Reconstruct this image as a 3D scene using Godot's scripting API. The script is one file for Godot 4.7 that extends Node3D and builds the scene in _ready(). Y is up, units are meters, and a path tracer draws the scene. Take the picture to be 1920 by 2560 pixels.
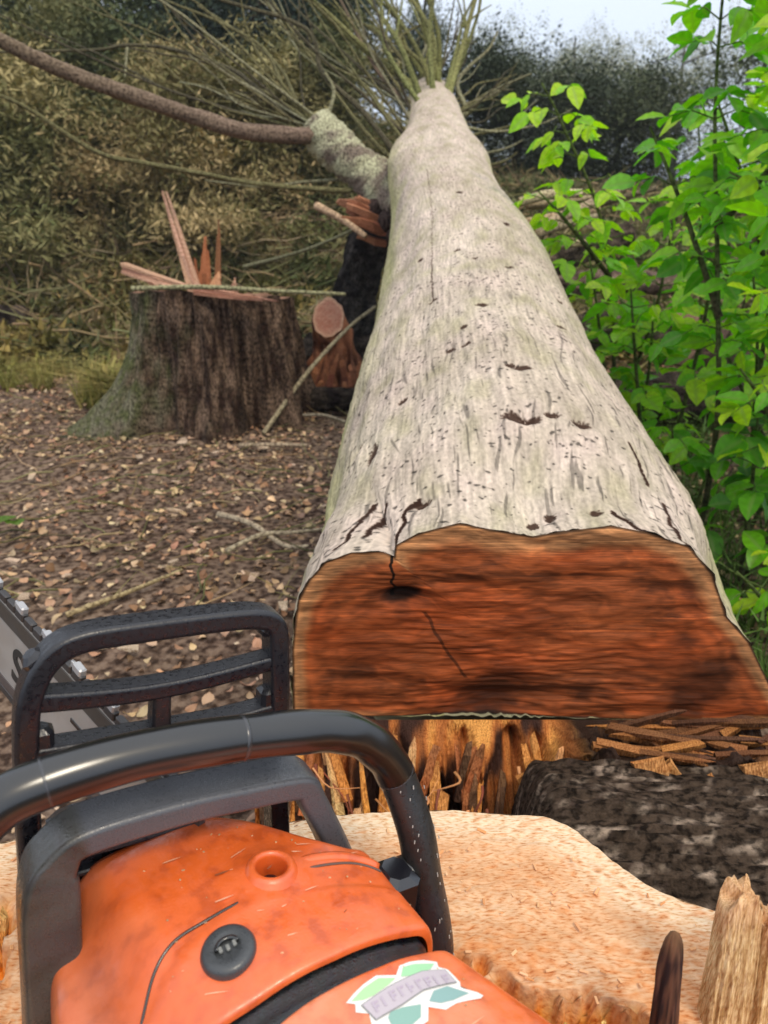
extends Node3D

# ------------------------------------------------------------------ helpers
var rng := RandomNumberGenerator.new()
var n1 := FastNoiseLite.new()
var nf := FastNoiseLite.new()
var M := {}
var used := {}

func V(x, y, z) -> Vector3:
	return Vector3(x, y, z)

func rnd(a: float, b: float) -> float:
	return rng.randf_range(a, b)

func no3(x: float, y: float, z: float) -> float:
	return n1.get_noise_3d(x, y, z)

func fb3(x: float, y: float, z: float) -> float:
	return nf.get_noise_3d(x, y, z)

func sm(a: float, b: float, x: float) -> float:
	var t := clampf((x - a) / (b - a), 0.0, 1.0)
	return t * t * (3.0 - 2.0 * t)

func jit(c: Color, k: float) -> Color:
	var f := 1.0 + rnd(-k, k)
	return Color(c.r * f * (1.0 + rnd(-k, k) * 0.3), c.g * f, c.b * f * (1.0 + rnd(-k, k) * 0.3))

# Collects pieces of surface; commit() gives one mesh with smooth normals along shared vertices.
class Buf:
	var v := PackedVector3Array()
	var c := PackedColorArray()
	var u := PackedVector2Array()
	var i := PackedInt32Array()

	func turn_out(v0: int, i0: int, towards := Vector3.ZERO) -> void:
		var m := Vector3.ZERO
		for k in range(v0, v.size()):
			m += v[k]
		m /= maxf(1.0, v.size() - v0)
		var s := 0.0
		for k in range(i0, i.size(), 3):
			var a := v[i[k]] - m
			var b := v[i[k + 1]] - m
			var d := v[i[k + 2]] - m
			if towards == Vector3.ZERO:
				s += a.dot(b.cross(d))
			else:
				s += (b - a).cross(d - a).dot(towards)
		if s > 0.0:
			for k in range(i0, i.size(), 3):
				var t := i[k + 1]
				i[k + 1] = i[k + 2]
				i[k + 2] = t

	func grid(nu: int, nv: int, f: Callable, col: Callable, towards := Vector3.ZERO, wrap := false) -> void:
		var v0 := v.size()
		var i0 := i.size()
		var across := nu if wrap else nu + 1
		for b in nv + 1:
			for a in across:
				var s := float(a) / nu
				var t := float(b) / nv
				var p: Vector3 = f.call(s, t)
				v.push_back(p)
				u.push_back(Vector2(s, t))
				c.push_back(col.call(s, t, p))
		for b in nv:
			for a in nu:
				var k := v0 + b * across + a
				var r := v0 + b * across + (a + 1) % across
				i.append_array(PackedInt32Array([k, r, k + across, r, r + across, k + across]))
		turn_out(v0, i0, towards)

	func tri(a: Vector3, b: Vector3, d: Vector3, col: Color) -> void:
		var k := v.size()
		for p in [a, b, d]:
			v.push_back(p)
			c.push_back(col)
			u.push_back(Vector2(p.x, p.z))
		i.append_array(PackedInt32Array([k, k + 1, k + 2]))

	# a tube along a path; radii and colours run along with it
	func tube(path: PackedVector3Array, rad: PackedFloat32Array, sides: int, col: Color, col2: Color, flat := 1.0, rough := 0.0, seed := 0) -> void:
		var v0 := v.size()
		var i0 := i.size()
		var r := RandomNumberGenerator.new()
		r.seed = seed + 7
		var t := (path[1] - path[0]).normalized()
		var x := t.cross(Vector3.UP)
		if x.length() < 0.05:
			x = t.cross(Vector3.RIGHT)
		x = x.normalized()
		var n := path.size()
		for k in n:
			var t2 := (path[mini(k + 1, n - 1)] - path[maxi(k - 1, 0)]).normalized()
			x = (x - t2 * x.dot(t2)).normalized()
			var y := t2.cross(x)
			for s in sides:
				var a := TAU * s / sides
				var q := rad[k] * (1.0 + rough * r.randf_range(-1, 1))
				v.push_back(path[k] + (x * cos(a) + y * sin(a) * flat) * q)
				u.push_back(Vector2(float(s) / sides, float(k) / n))
				var f := 1.0 + rough * r.randf_range(-1.2, 1.2)
				var cc := col.lerp(col2, float(k) / maxi(1, n - 1))
				c.push_back(Color(cc.r * f, cc.g * f, cc.b * f))
		for k in n - 1:
			for s in sides:
				var a := v0 + k * sides + s
				var b := v0 + k * sides + (s + 1) % sides
				i.append_array(PackedInt32Array([a, b, a + sides, b, b + sides, a + sides]))
		for e in [0, n - 1]:
			var m := v.size()
			v.push_back(path[e])
			u.push_back(Vector2.ZERO)
			c.push_back(col if e == 0 else col2)
			for s in sides:
				var a: int = v0 + e * sides + s
				var b: int = v0 + e * sides + (s + 1) % sides
				if e == 0:
					i.append_array(PackedInt32Array([m, b, a]))
				else:
					i.append_array(PackedInt32Array([m, a, b]))
		turn_out(v0, i0)

	# a split shard: an irregular four-sided spike with a ragged tip, hard edges
	func shard(base: Vector3, tip: Vector3, w: float, d: float, side: Vector3, col: Color, col2: Color, r: RandomNumberGenerator) -> void:
		var t := (tip - base).normalized()
		var x := (side - t * side.dot(t)).normalized()
		var y := t.cross(x)
		var rings := []
		var blunt := r.randf()
		for k in 4:
			var f := [0.0, 0.4, 0.8, 1.0][k] as float
			var q := [1.0, 0.92, lerpf(0.66, 0.85, blunt), lerpf(0.2, 0.75, blunt)][k] as float
			var p := base.lerp(tip, f) + x * r.randf_range(-0.12, 0.12) * w + y * r.randf_range(-0.12, 0.12) * d
			var ring := []
			for s in 4:
				var sx := [1.0, 1.0, -1.0, -1.0][s] as float
				var sy := [1.0, -1.0, -1.0, 1.0][s] as float
				ring.append(p + x * sx * w * 0.5 * q * r.randf_range(0.75, 1.15) + y * sy * d * 0.5 * q * r.randf_range(0.75, 1.15) + t * r.randf_range(-0.06, 0.06) * (tip - base).length() * f)
			rings.append(ring)
		for k in 3:
			for s in 4:
				var v0 := v.size()
				var i0 := i.size()
				var s2 := (s + 1) % 4
				var cc := col.lerp(col2, k / 2.0)
				var g := r.randf_range(0.82, 1.15)
				cc = Color(cc.r * g, cc.g * g, cc.b * g)
				for p in [rings[k][s], rings[k][s2], rings[k + 1][s2], rings[k + 1][s]]:
					v.push_back(p)
					c.push_back(cc)
					u.push_back(Vector2(p.x, p.y))
				i.append_array(PackedInt32Array([v0, v0 + 1, v0 + 2, v0, v0 + 2, v0 + 3]))
				turn_out(v0, i0, (rings[k][s] + rings[k][s2] as Vector3) * 0.5 - base.lerp(tip, k / 3.0))
		var m := v.size()
		for p in rings[3]:
			v.push_back(p)
			c.push_back(col2)
			u.push_back(Vector2.ZERO)
		var j := i.size()
		i.append_array(PackedInt32Array([m, m + 1, m + 2, m, m + 2, m + 3]))
		turn_out(m, j, t)

	# a box with chamfered long edges
	func box(at: Vector3, size: Vector3, b: float, col: Color, turn := Basis.IDENTITY) -> void:
		var h := size * 0.5
		var v0 := v.size()
		var i0 := i.size()
		var ringc := []
		for q in [[h.y, b], [h.y - b, 0.0], [-h.y + b, 0.0], [-h.y, b]]:
			var ins: float = q[1]
			var xx := h.x - ins
			var zz := h.z - ins
			var ring := [Vector3(xx - b, q[0], zz), Vector3(xx, q[0], zz - b), Vector3(xx, q[0], -zz + b), Vector3(xx - b, q[0], -zz), Vector3(-xx + b, q[0], -zz), Vector3(-xx, q[0], -zz + b), Vector3(-xx, q[0], zz - b), Vector3(-xx + b, q[0], zz)]
			ringc.append(ring)
		var quads := []
		for k in 3:
			for s in 8:
				quads.append([ringc[k][s], ringc[k][(s + 1) % 8], ringc[k + 1][(s + 1) % 8], ringc[k + 1][s]])
		for k in [0, 3]:
			var r: Array = ringc[k]
			quads.append([r[0], r[1], r[2], r[3]])
			quads.append([r[0], r[3], r[4], r[7]])
			quads.append([r[4], r[5], r[6], r[7]])
		for q in quads:
			var a := v.size()
			var j := i.size()
			var mid := Vector3.ZERO
			for p in q:
				v.push_back(at + turn * p)
				c.push_back(col)
				u.push_back(Vector2(p.x, p.z))
				mid += p * 0.25
			i.append_array(PackedInt32Array([a, a + 1, a + 2, a, a + 2, a + 3]))
			turn_out(a, j, turn * mid)

	# a surface of revolution about an axis through 'at'
	func lathe(at: Vector3, axis: Vector3, prof: Array, segs: int, col: Color) -> void:
		var x := axis.cross(Vector3.FORWARD).normalized()
		var y := axis.cross(x)
		var v0 := v.size()
		var i0 := i.size()
		for p in prof:
			for s in segs:
				var a := TAU * s / segs
				v.push_back(at + axis * p.y + (x * cos(a) + y * sin(a)) * p.x)
				c.push_back(col)
				u.push_back(Vector2(float(s) / segs, p.y))
		for k in prof.size() - 1:
			for s in segs:
				var a := v0 + k * segs + s
				var b := v0 + k * segs + (s + 1) % segs
				i.append_array(PackedInt32Array([a, a + segs, b, b, a + segs, b + segs]))
		# profile runs from the axis outwards over the top: outward is away from the middle
		turn_out(v0, i0)

	# a bar of rounded rectangular section swept along a path lying in a plane with normal nz
	func sweep(path: PackedVector3Array, w: PackedFloat32Array, depth: float, r: float, nz: Vector3, col: Color, closed := false) -> void:
		var v0 := v.size()
		var i0 := i.size()
		var n := path.size()
		var sec := []
		for q in 4:
			for k in 4:
				sec.append([q, (q * 90.0 + k * 30.0) * PI / 180.0])
		for k in n:
			var t: Vector3
			if closed:
				t = (path[(k + 1) % n] - path[(k + n - 1) % n]).normalized()
			else:
				t = (path[mini(k + 1, n - 1)] - path[maxi(k - 1, 0)]).normalized()
			var x := t.cross(nz).normalized()
			for q in sec:
				var sx := 1.0 if q[0] in [0, 3] else -1.0
				var sy := 1.0 if q[0] in [0, 1] else -1.0
				v.push_back(path[k] + x * (sx * (w[k] * 0.5 - r) + cos(q[1]) * r) + nz * (sy * (depth * 0.5 - r) + sin(q[1]) * r))
				c.push_back(col)
				u.push_back(Vector2(float(k) / n, q[1] / TAU))
		var m := sec.size()
		for k in (n if closed else n - 1):
			for s in m:
				var a := v0 + k * m + s
				var b := v0 + k * m + (s + 1) % m
				var a2 := v0 + ((k + 1) % n) * m + s
				var b2 := v0 + ((k + 1) % n) * m + (s + 1) % m
				i.append_array(PackedInt32Array([a, b, a2, b, b2, a2]))
		if not closed:
			for e in [0, n - 1]:
				for s in range(1, m - 1):
					var a: int = v0 + e * m
					if e == 0:
						i.append_array(PackedInt32Array([a, a + s + 1, a + s]))
					else:
						i.append_array(PackedInt32Array([a, a + s, a + s + 1]))
		turn_out(v0, i0)

	func mesh() -> ArrayMesh:
		var nn := PackedVector3Array()
		nn.resize(v.size())
		for k in range(0, i.size(), 3):
			var a := i[k]
			var b := i[k + 1]
			var d := i[k + 2]
			var f := (v[d] - v[a]).cross(v[b] - v[a])
			nn[a] += f
			nn[b] += f
			nn[d] += f
		for k in nn.size():
			nn[k] = nn[k].normalized() if nn[k].length_squared() > 1e-24 else Vector3.UP
		var arr := []
		arr.resize(Mesh.ARRAY_MAX)
		arr[Mesh.ARRAY_VERTEX] = v
		arr[Mesh.ARRAY_NORMAL] = nn
		arr[Mesh.ARRAY_COLOR] = c
		arr[Mesh.ARRAY_TEX_UV] = u
		arr[Mesh.ARRAY_INDEX] = i
		var am := ArrayMesh.new()
		am.add_surface_from_arrays(Mesh.PRIMITIVE_TRIANGLES, arr)
		return am

func numbered(called: String) -> String:
	var k: int = used.get(called, 0)
	used[called] = k + 1
	return called if k == 0 else "%s_%03d" % [called, k]

func put(called: String, mesh: Mesh, m: Material, parent: Node = self) -> MeshInstance3D:
	var o := MeshInstance3D.new()
	o.mesh = mesh
	o.material_override = m
	if parent == self:
		o.name = numbered(called)
		add_child(o)
	else:
		var k := 0
		var nm := called
		while parent.has_node(NodePath(nm)):
			k += 1
			nm = "%s_%03d" % [called, k]
		o.name = nm
		parent.add_child(o, true)
	return o

# for things with very many parts of one name: the caller counts
func put_n(called: String, k: int, mesh: Mesh, m: Material, parent: Node) -> MeshInstance3D:
	var o := MeshInstance3D.new()
	o.mesh = mesh
	o.material_override = m
	o.name = called if k == 0 else "%s_%03d" % [called, k]
	parent.add_child(o, true)
	return o

func thing(called: String, label: String, category: String, at := Vector3.ZERO, group := "") -> Node3D:
	var o := Node3D.new()
	o.name = numbered(called)
	o.position = at
	add_child(o)
	return tag(o, label, category, group)

func tag(o: Node3D, label: String, category: String, group := "", kind := "") -> Node3D:
	if label != "":
		o.set_meta("label", label)
	if category != "":
		o.set_meta("category", category)
	if group != "":
		o.set_meta("group", group)
	if kind != "":
		o.set_meta("kind", kind)
	return o

func scatter(called: String, mesh: Mesh, m: Material, places: Array, colours: PackedColorArray, parent: Node = self) -> MultiMeshInstance3D:
	var mm := MultiMesh.new()
	mm.transform_format = MultiMesh.TRANSFORM_3D
	mm.use_colors = true
	mm.mesh = mesh
	mm.instance_count = places.size()
	for k in places.size():
		mm.set_instance_transform(k, places[k])
		mm.set_instance_color(k, colours[k])
	var o := MultiMeshInstance3D.new()
	o.multimesh = mm
	o.material_override = m
	o.name = numbered(called) if parent == self else called
	parent.add_child(o, true)
	return o

func mat(rough: float, spec := 0.4) -> StandardMaterial3D:
	var m := StandardMaterial3D.new()
	m.vertex_color_use_as_albedo = true
	m.roughness = rough
	m.metallic_specular = spec
	return m

func noise_tex(seed: int, freq: float, oct: int, size := 512, ramp: Gradient = null, normal := 0.0, type := FastNoiseLite.TYPE_SIMPLEX_SMOOTH) -> NoiseTexture2D:
	var t := NoiseTexture2D.new()
	var f := FastNoiseLite.new()
	f.seed = seed
	f.frequency = freq
	f.noise_type = type
	f.fractal_octaves = oct
	t.width = size
	t.height = size
	t.seamless = true
	t.noise = f
	t.color_ramp = ramp
	if normal > 0.0:
		t.as_normal_map = true
		t.bump_strength = normal
	return t

func ramp(cols: Array, offs: Array) -> Gradient:
	var g := Gradient.new()
	g.offsets = PackedFloat32Array(offs)
	g.colors = PackedColorArray(cols)
	return g

func smooth_path(p: Array, per := 6) -> PackedVector3Array:
	var out := PackedVector3Array()
	var n := p.size()
	for k in n - 1:
		var a: Vector3 = p[maxi(k - 1, 0)]
		var b: Vector3 = p[k]
		var c: Vector3 = p[k + 1]
		var d: Vector3 = p[mini(k + 2, n - 1)]
		for s in per:
			out.push_back(b.cubic_interpolate(c, a, d, float(s) / per))
	out.push_back(p[n - 1])
	return out

func radii(n: int, a: float, b: float, pw := 1.0) -> PackedFloat32Array:
	var r := PackedFloat32Array()
	for k in n:
		r.push_back(lerpf(a, b, pow(float(k) / maxi(1, n - 1), pw)))
	return r

func samp(arr: Array, s: float) -> float:
	var f := clampf(s, 0.0, 1.0) * (arr.size() - 1)
	var k := mini(int(f), arr.size() - 2)
	return cubic_interpolate(arr[k], arr[k + 1], arr[maxi(k - 1, 0)], arr[mini(k + 2, arr.size() - 1)], f - k)

func samp2(arr: Array, s: float) -> Vector2:
	var f := clampf(s, 0.0, 1.0) * (arr.size() - 1)
	var k := mini(int(f), arr.size() - 2)
	var a: Vector2 = arr[k]
	return a.cubic_interpolate(arr[k + 1], arr[maxi(k - 1, 0)], arr[mini(k + 2, arr.size() - 1)], f - k)

# height of the forest floor: level round the stumps, rising to a bank behind
func gh(x: float, z: float) -> float:
	var d := -z
	var bank := sm(5.6, 15.0, d) * lerpf(3.0, 1.5, sm(-3.0, 3.5, x)) + maxf(0.0, d - 15.0) * 0.03
	return bank + 0.05 * no3(x * 0.9, 3.0, z * 0.9) + 0.22 * sm(5.5, 9.0, d) * no3(x * 0.35, 8.0, z * 0.35)

# ------------------------------------------------------------------ scene
func _ready() -> void:
	rng.seed = 20240611
	n1.seed = 5
	n1.frequency = 1.0
	n1.noise_type = FastNoiseLite.TYPE_SIMPLEX_SMOOTH
	n1.fractal_type = FastNoiseLite.FRACTAL_NONE
	nf.seed = 11
	nf.frequency = 1.0
	nf.noise_type = FastNoiseLite.TYPE_SIMPLEX_SMOOTH
	nf.fractal_octaves = 4

	var cam := Camera3D.new()
	cam.name = "camera"
	cam.position = V(0, 1.15, 0)
	cam.rotation_degrees = V(-22, 0, 0)
	var attr := CameraAttributesPhysical.new()
	attr.frustum_focal_length = 6.0
	attr.exposure_aperture = 2.2
	attr.frustum_focus_distance = 0.68
	cam.attributes = attr
	cam.keep_aspect = Camera3D.KEEP_HEIGHT
	cam.fov = 69.0
	cam.near = 0.02
	cam.far = 400.0
	add_child(cam)
	cam.fov = 69.0

	var sky_m := ProceduralSkyMaterial.new()
	sky_m.sky_top_color = Color(0.97, 0.98, 1.0)
	sky_m.sky_horizon_color = Color(0.74, 0.79, 0.86)
	sky_m.sky_curve = 0.6
	sky_m.ground_bottom_color = Color(0.22, 0.2, 0.16)
	sky_m.ground_horizon_color = Color(0.35, 0.35, 0.3)
	sky_m.sky_energy_multiplier = 1.1
	var sky := Sky.new()
	sky.sky_material = sky_m
	var env := Environment.new()
	env.background_mode = Environment.BG_SKY
	env.sky = sky
	env.tonemap_mode = Environment.TONE_MAPPER_LINEAR
	env.tonemap_exposure = 1.22
	env.fog_enabled = true
	env.fog_density = 0.0016
	env.fog_light_color = Color(0.95, 0.97, 1.0)
	env.sdfgi_enabled = true
	env.ssao_enabled = true
	env.ssil_enabled = true
	var we := WorldEnvironment.new()
	we.name = "environment"
	we.environment = env
	add_child(we)

	var sun := DirectionalLight3D.new()
	sun.name = "sun"
	sun.light_energy = 0.5
	sun.light_angular_distance = 16.0
	sun.light_color = Color(1.0, 0.95, 0.87)
	sun.shadow_enabled = true
	sun.rotation_degrees = V(-56, 32, 0)
	add_child(sun)

	make_materials()
	make_ground()
	make_background_trees()
	make_trunk()
	make_front_stump()
	make_left_stump()
	make_debris()
	make_saplings()
	make_chainsaw()

func make_materials() -> void:
	var m := mat(0.95, 0.2)
	m.albedo_texture = noise_tex(3, 0.02, 5, 512, ramp([Color(0.45, 0.42, 0.42), Color(0.8, 0.78, 0.78), Color(1, 1, 1)], [0.25, 0.5, 0.75]))
	m.uv1_triplanar = true
	m.uv1_world_triplanar = true
	m.uv1_scale = V(2.3, 2.3, 2.3)
	m.normal_enabled = true
	m.normal_texture = noise_tex(4, 0.03, 5, 512, null, 10.0)
	M.soil = m
	m = mat(0.85, 0.25)
	m.cull_mode = BaseMaterial3D.CULL_DISABLED
	M.litter = m
	m = mat(0.8, 0.3)
	m.cull_mode = BaseMaterial3D.CULL_DISABLED
	m.backlight_enabled = true
	m.backlight = Color(0.3, 0.36, 0.14)
	M.crown = m
	m = mat(0.42, 0.5)
	m.cull_mode = BaseMaterial3D.CULL_DISABLED
	m.backlight_enabled = true
	m.backlight = Color(0.85, 1.0, 0.20)
	M.leaf = m
	# rough dark bark
	m = mat(0.95, 0.2)
	m.albedo_texture = noise_tex(9, 0.03, 4, 512, ramp([Color(0.4, 0.4, 0.4), Color(0.85, 0.85, 0.85), Color(1, 1, 1)], [0.3, 0.5, 0.8]))
	m.normal_enabled = true
	m.normal_scale = 1.3
	m.normal_texture = noise_tex(10, 0.035, 4, 512, null, 14.0)
	m.uv1_triplanar = true
	m.uv1_scale = V(5, 2.2, 5)
	M.bark = m
	# smooth bark of branches
	m = mat(0.85, 0.25)
	m.albedo_texture = noise_tex(13, 0.03, 5, 512, ramp([Color(0.5, 0.48, 0.46), Color(0.85, 0.84, 0.82), Color(1, 1, 0.96)], [0.27, 0.47, 0.7]))
	m.normal_enabled = true
	m.normal_scale = 0.7
	m.normal_texture = noise_tex(12, 0.02, 5, 256, null, 7.0)
	m.uv1_triplanar = true
	m.uv1_scale = V(3.5, 3.5, 3.5)
	M.branch = m
	# split wood: grain runs along the piece
	m = mat(0.75, 0.3)
	m.albedo_texture = noise_tex(14, 0.05, 4, 512, ramp([Color(0.6, 0.5, 0.42), Color(0.92, 0.88, 0.84), Color(1, 1, 1)], [0.28, 0.5, 0.72]))
	m.normal_enabled = true
	m.normal_texture = noise_tex(15, 0.05, 4, 512, null, 9.0)
	m.uv1_triplanar = true
	m.uv1_scale = V(14, 2.4, 14)
	M.wood = m
	# pale standing fibre
	m = mat(0.8, 0.3)
	m.albedo_texture = noise_tex(18, 0.04, 4, 512, ramp([Color(0.78, 0.70, 0.58), Color(0.95, 0.92, 0.87), Color(1, 1, 1)], [0.25, 0.45, 0.65]))
	m.normal_enabled = true
	m.normal_texture = noise_tex(19, 0.04, 4, 512, null, 9.0)
	m.uv1_triplanar = true
	m.uv1_scale = V(36, 2.5, 36)
	M.fibre = m
	# sawn top of the stump, sheet of torn fibre
	m = mat(0.8, 0.25)
	m.albedo_texture = noise_tex(16, 0.035, 5, 1024, ramp([Color(0.80, 0.62, 0.48), Color(0.93, 0.85, 0.77), Color(0.98, 0.94, 0.9), Color(1, 1, 1)], [0.16, 0.33, 0.5, 0.7]))
	m.normal_enabled = true
	m.normal_scale = 0.5
	m.normal_texture = noise_tex(17, 0.05, 5, 1024, null, 6.0)
	m.uv1_triplanar = true
	m.uv1_scale = V(3.0, 3.0, 11.0)
	M.sawn = m
	# painted plastic: faint orange peel and handling wear
	m = mat(0.4, 0.9)
	m.albedo_texture = noise_tex(20, 0.012, 5, 512, ramp([Color(0.86, 0.82, 0.79), Color(0.97, 0.96, 0.95), Color(1, 1, 1)], [0.2, 0.42, 0.6]))
	m.roughness_texture = noise_tex(21, 0.03, 4, 512, ramp([Color(0.55, 0.55, 0.55), Color(1, 1, 1)], [0.3, 0.7]))
	m.roughness = 0.5
	m.normal_enabled = true
	m.normal_scale = 0.06
	m.normal_texture = noise_tex(22, 0.2, 2, 256, null, 4.0)
	m.uv1_triplanar = true
	m.uv1_scale = V(7, 7, 7)
	M.orange = m
	m = mat(0.5, 0.6)
	m.roughness_texture = noise_tex(25, 0.04, 4, 512, ramp([Color(0.5, 0.5, 0.5), Color(1, 1, 1)], [0.3, 0.7]))
	m.roughness = 0.5
	m.normal_enabled = true
	m.normal_scale = 0.10
	m.normal_texture = noise_tex(26, 0.25, 2, 256, null, 5.0)
	m.uv1_triplanar = true
	m.uv1_scale = V(9, 9, 9)
	M.black = m
	M.rubber = mat(0.24, 0.7)
	m = mat(0.35, 0.5)
	m.metallic = 0.35
	m.roughness_texture = noise_tex(28, 0.02, 4, 256, ramp([Color(0.6, 0.6, 0.6), Color(1, 1, 1)], [0.3, 0.7]))
	m.roughness = 0.55
	m.uv1_triplanar = true
	m.uv1_scale = V(6, 6, 6)
	M.steel = m
	M.print = mat(0.5, 0.4)
	(M.print as StandardMaterial3D).cull_mode = BaseMaterial3D.CULL_DISABLED

func make_ground() -> void:
	var b := Buf.new()
	var f := func(s: float, t: float) -> Vector3:
		var a := s * 2.0 - 1.0
		var x := signf(a) * (absf(a) * 9.0 + pow(absf(a), 5.0) * 150.0)
		var z := 4.0 - 22.0 * t - 200.0 * pow(t, 6.0)
		return Vector3(x, gh(x, z), z)
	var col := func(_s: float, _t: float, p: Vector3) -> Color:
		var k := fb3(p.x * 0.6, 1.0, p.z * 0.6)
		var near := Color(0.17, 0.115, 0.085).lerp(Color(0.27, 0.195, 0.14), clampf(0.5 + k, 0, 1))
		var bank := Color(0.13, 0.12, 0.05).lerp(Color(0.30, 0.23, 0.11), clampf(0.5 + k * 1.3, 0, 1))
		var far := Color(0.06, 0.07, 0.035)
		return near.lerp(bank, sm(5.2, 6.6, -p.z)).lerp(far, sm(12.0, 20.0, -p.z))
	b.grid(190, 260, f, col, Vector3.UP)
	tag(put("ground", b.mesh(), M.soil), "brown forest floor rising to a bank behind the felled tree", "ground", "", "structure")

	# dry leaves: curled, cupped
	var lb := Buf.new()
	var lf := func(s: float, t: float) -> Vector3:
		var w := sin(PI * pow(t, 0.8)) * 0.36
		var x := (s - 0.5) * 2.0 * w
		return Vector3(x, 0.35 * x * x + 0.16 * sin(t * 3.4) + 0.05 * sin(s * 9.0 + t * 5.0), t - 0.5)
	var white := func(_s: float, _t: float, _p: Vector3) -> Color: return Color.WHITE
	lb.grid(4, 5, lf, white, Vector3.UP)
	var leaf := lb.mesh()
	var cols := [Color(0.20, 0.125, 0.09), Color(0.27, 0.18, 0.135), Color(0.34, 0.25, 0.18), Color(0.12, 0.075, 0.05), Color(0.38, 0.29, 0.20), Color(0.24, 0.14, 0.10), Color(0.27, 0.18, 0.13), Color(0.16, 0.10, 0.07), Color(0.44, 0.34, 0.23), Color(0.22, 0.15, 0.12), Color(0.30, 0.19, 0.13)]
	var pl := []
	var pc := PackedColorArray()
	for k in 23000:
		var x := rnd(-4.2, 2.6)
		var z := -0.9 - 6.6 * pow(rng.randf(), 0.8)
		if absf(x - 0.27) < 0.42 and z > -1.5 and z < -0.5:
			continue
		if x < 0.1 and z > -0.7:
			continue
		if fb3(x * 1.6, 20.0, z * 1.6) > rnd(0.15, 0.5):
			continue
		var s := rnd(0.014, 0.046)
		var bs := Basis(Vector3.UP, rnd(0, TAU)) * Basis(Vector3.RIGHT, rnd(-0.55, 0.55)) * Basis(Vector3.BACK, rnd(-0.5, 0.5) + (PI if rng.randf() < 0.5 else 0.0))
		pl.append(Transform3D(bs.scaled(V(s, s * rnd(0.6, 1.5), s)), V(x, gh(x, z) + rnd(0.004, 0.028), z)))
		pc.push_back(jit((cols[rng.randi() % cols.size()] as Color) * Color(1.32, 1.25, 1.08), 0.35))
	tag(scatter("leaf_litter", leaf, M.litter, pl, pc), "dry brown fallen leaves covering the forest floor", "leaf litter", "", "stuff")

	# brash on the bank: thin crooked twigs and dead bracken
	var tb := Buf.new()
	tb.tube(PackedVector3Array([V(-0.5, 0, 0), V(-0.2, 0.05, 0.03), V(0.12, 0.03, -0.03), V(0.5, 0.09, 0.02)]), PackedFloat32Array([0.011, 0.010, 0.008, 0.004]), 4, Color.WHITE, Color.WHITE)
	var twig := tb.mesh()
	pl = []
	pc = PackedColorArray()
	var tcols := [Color(0.17, 0.15, 0.06), Color(0.24, 0.17, 0.09), Color(0.11, 0.11, 0.045), Color(0.34, 0.25, 0.14), Color(0.10, 0.075, 0.045), Color(0.24, 0.22, 0.10)]
	for k in 6500:
		var z := -5.9 - 9.0 * rng.randf()
		var x := rnd(-1.0, 1.0) * (1.5 - z * 0.62) - 0.8
		if k % 6 == 0:
			z = rnd(-6.5, -2.0)
			x = rnd(-3.0, 1.0)
		var s := rnd(0.2, 0.95) * (0.35 if k % 6 == 0 else 1.0)
		var bs := Basis(Vector3.UP, rnd(0, TAU)) * Basis(Vector3.BACK, rnd(-0.35, 0.7) * (0.3 if k % 6 == 0 else 1.0))
		pl.append(Transform3D(bs.scaled(V(s, s, s) * V(1, 1.2, 1)), V(x, gh(x, z) + rnd(0.0, 0.22) * (0.1 if k % 6 == 0 else 1.0), z)))
		pc.push_back(jit(tcols[rng.randi() % tcols.size()], 0.35))
	tag(scatter("twig_litter", twig, M.litter, pl, pc), "tangle of thin broken twigs spread over the bank", "brushwood", "", "stuff")
	# bracken and dead fronds: little sprays of narrow leaves
	var fb := Buf.new()
	var r2 := RandomNumberGenerator.new()
	r2.seed = 3
	for k in 26:
		var o := V(r2.randf_range(-0.2, 0.2), r2.randf_range(0, 0.2), r2.randf_range(-0.2, 0.2))
		var d := V(r2.randf_range(-1, 1), r2.randf_range(-0.2, 0.9), r2.randf_range(-1, 1)).normalized() * r2.randf_range(0.06, 0.15)
		var w := d.cross(V(r2.randf_range(-1, 1), 1, r2.randf_range(-1, 1))).normalized() * r2.randf_range(0.010, 0.026)
		var g := r2.randf_range(0.6, 1.3)
		fb.tri(o - w, o + w, o + d, Color(g, g, g))
	var frond := fb.mesh()
	pl = []
	pc = PackedColorArray()
	var fcols := [Color(0.32, 0.26, 0.085), Color(0.48, 0.33, 0.14), Color(0.17, 0.19, 0.055), Color(0.56, 0.39, 0.23), Color(0.09, 0.10, 0.035), Color(0.40, 0.31, 0.09)]
	for k in 9000:
		var z := -5.7 - 9.5 * rng.randf()
		var x := rnd(-1.0, 1.0) * (1.5 - z * 0.65) - 0.8
		var s := rnd(0.5, 1.3)
		pl.append(Transform3D(Basis(Vector3.UP, rnd(0, TAU)).scaled(V(s, s * rnd(0.5, 1.1), s)), V(x, gh(x, z) - 0.02, z)))
		var k2 := clampf(0.5 + 1.1 * fb3(x * 0.35, 5.0, z * 0.35), 0.0, 0.99)
		var gr := clampf(0.3 + 0.10 * (-z - 7.5) + 0.7 * fb3(x * 0.5, 2.0, z * 0.5), 0.0, 0.85)
		pc.push_back(jit(((fcols[rng.randi() % fcols.size()] as Color).lerp(fcols[int(k2 * 6.0)], 0.6) * 0.66).lerp(Color(0.10, 0.125, 0.045), gr), 0.3))
	tag(scatter("bracken_undergrowth", frond, M.crown, pl, pc), "olive and straw coloured bracken and low growth on the bank", "undergrowth", "", "stuff")

# ---------------------------------------------------------------- trees behind
var clump_round: ArrayMesh
var clump_needle: ArrayMesh

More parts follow.
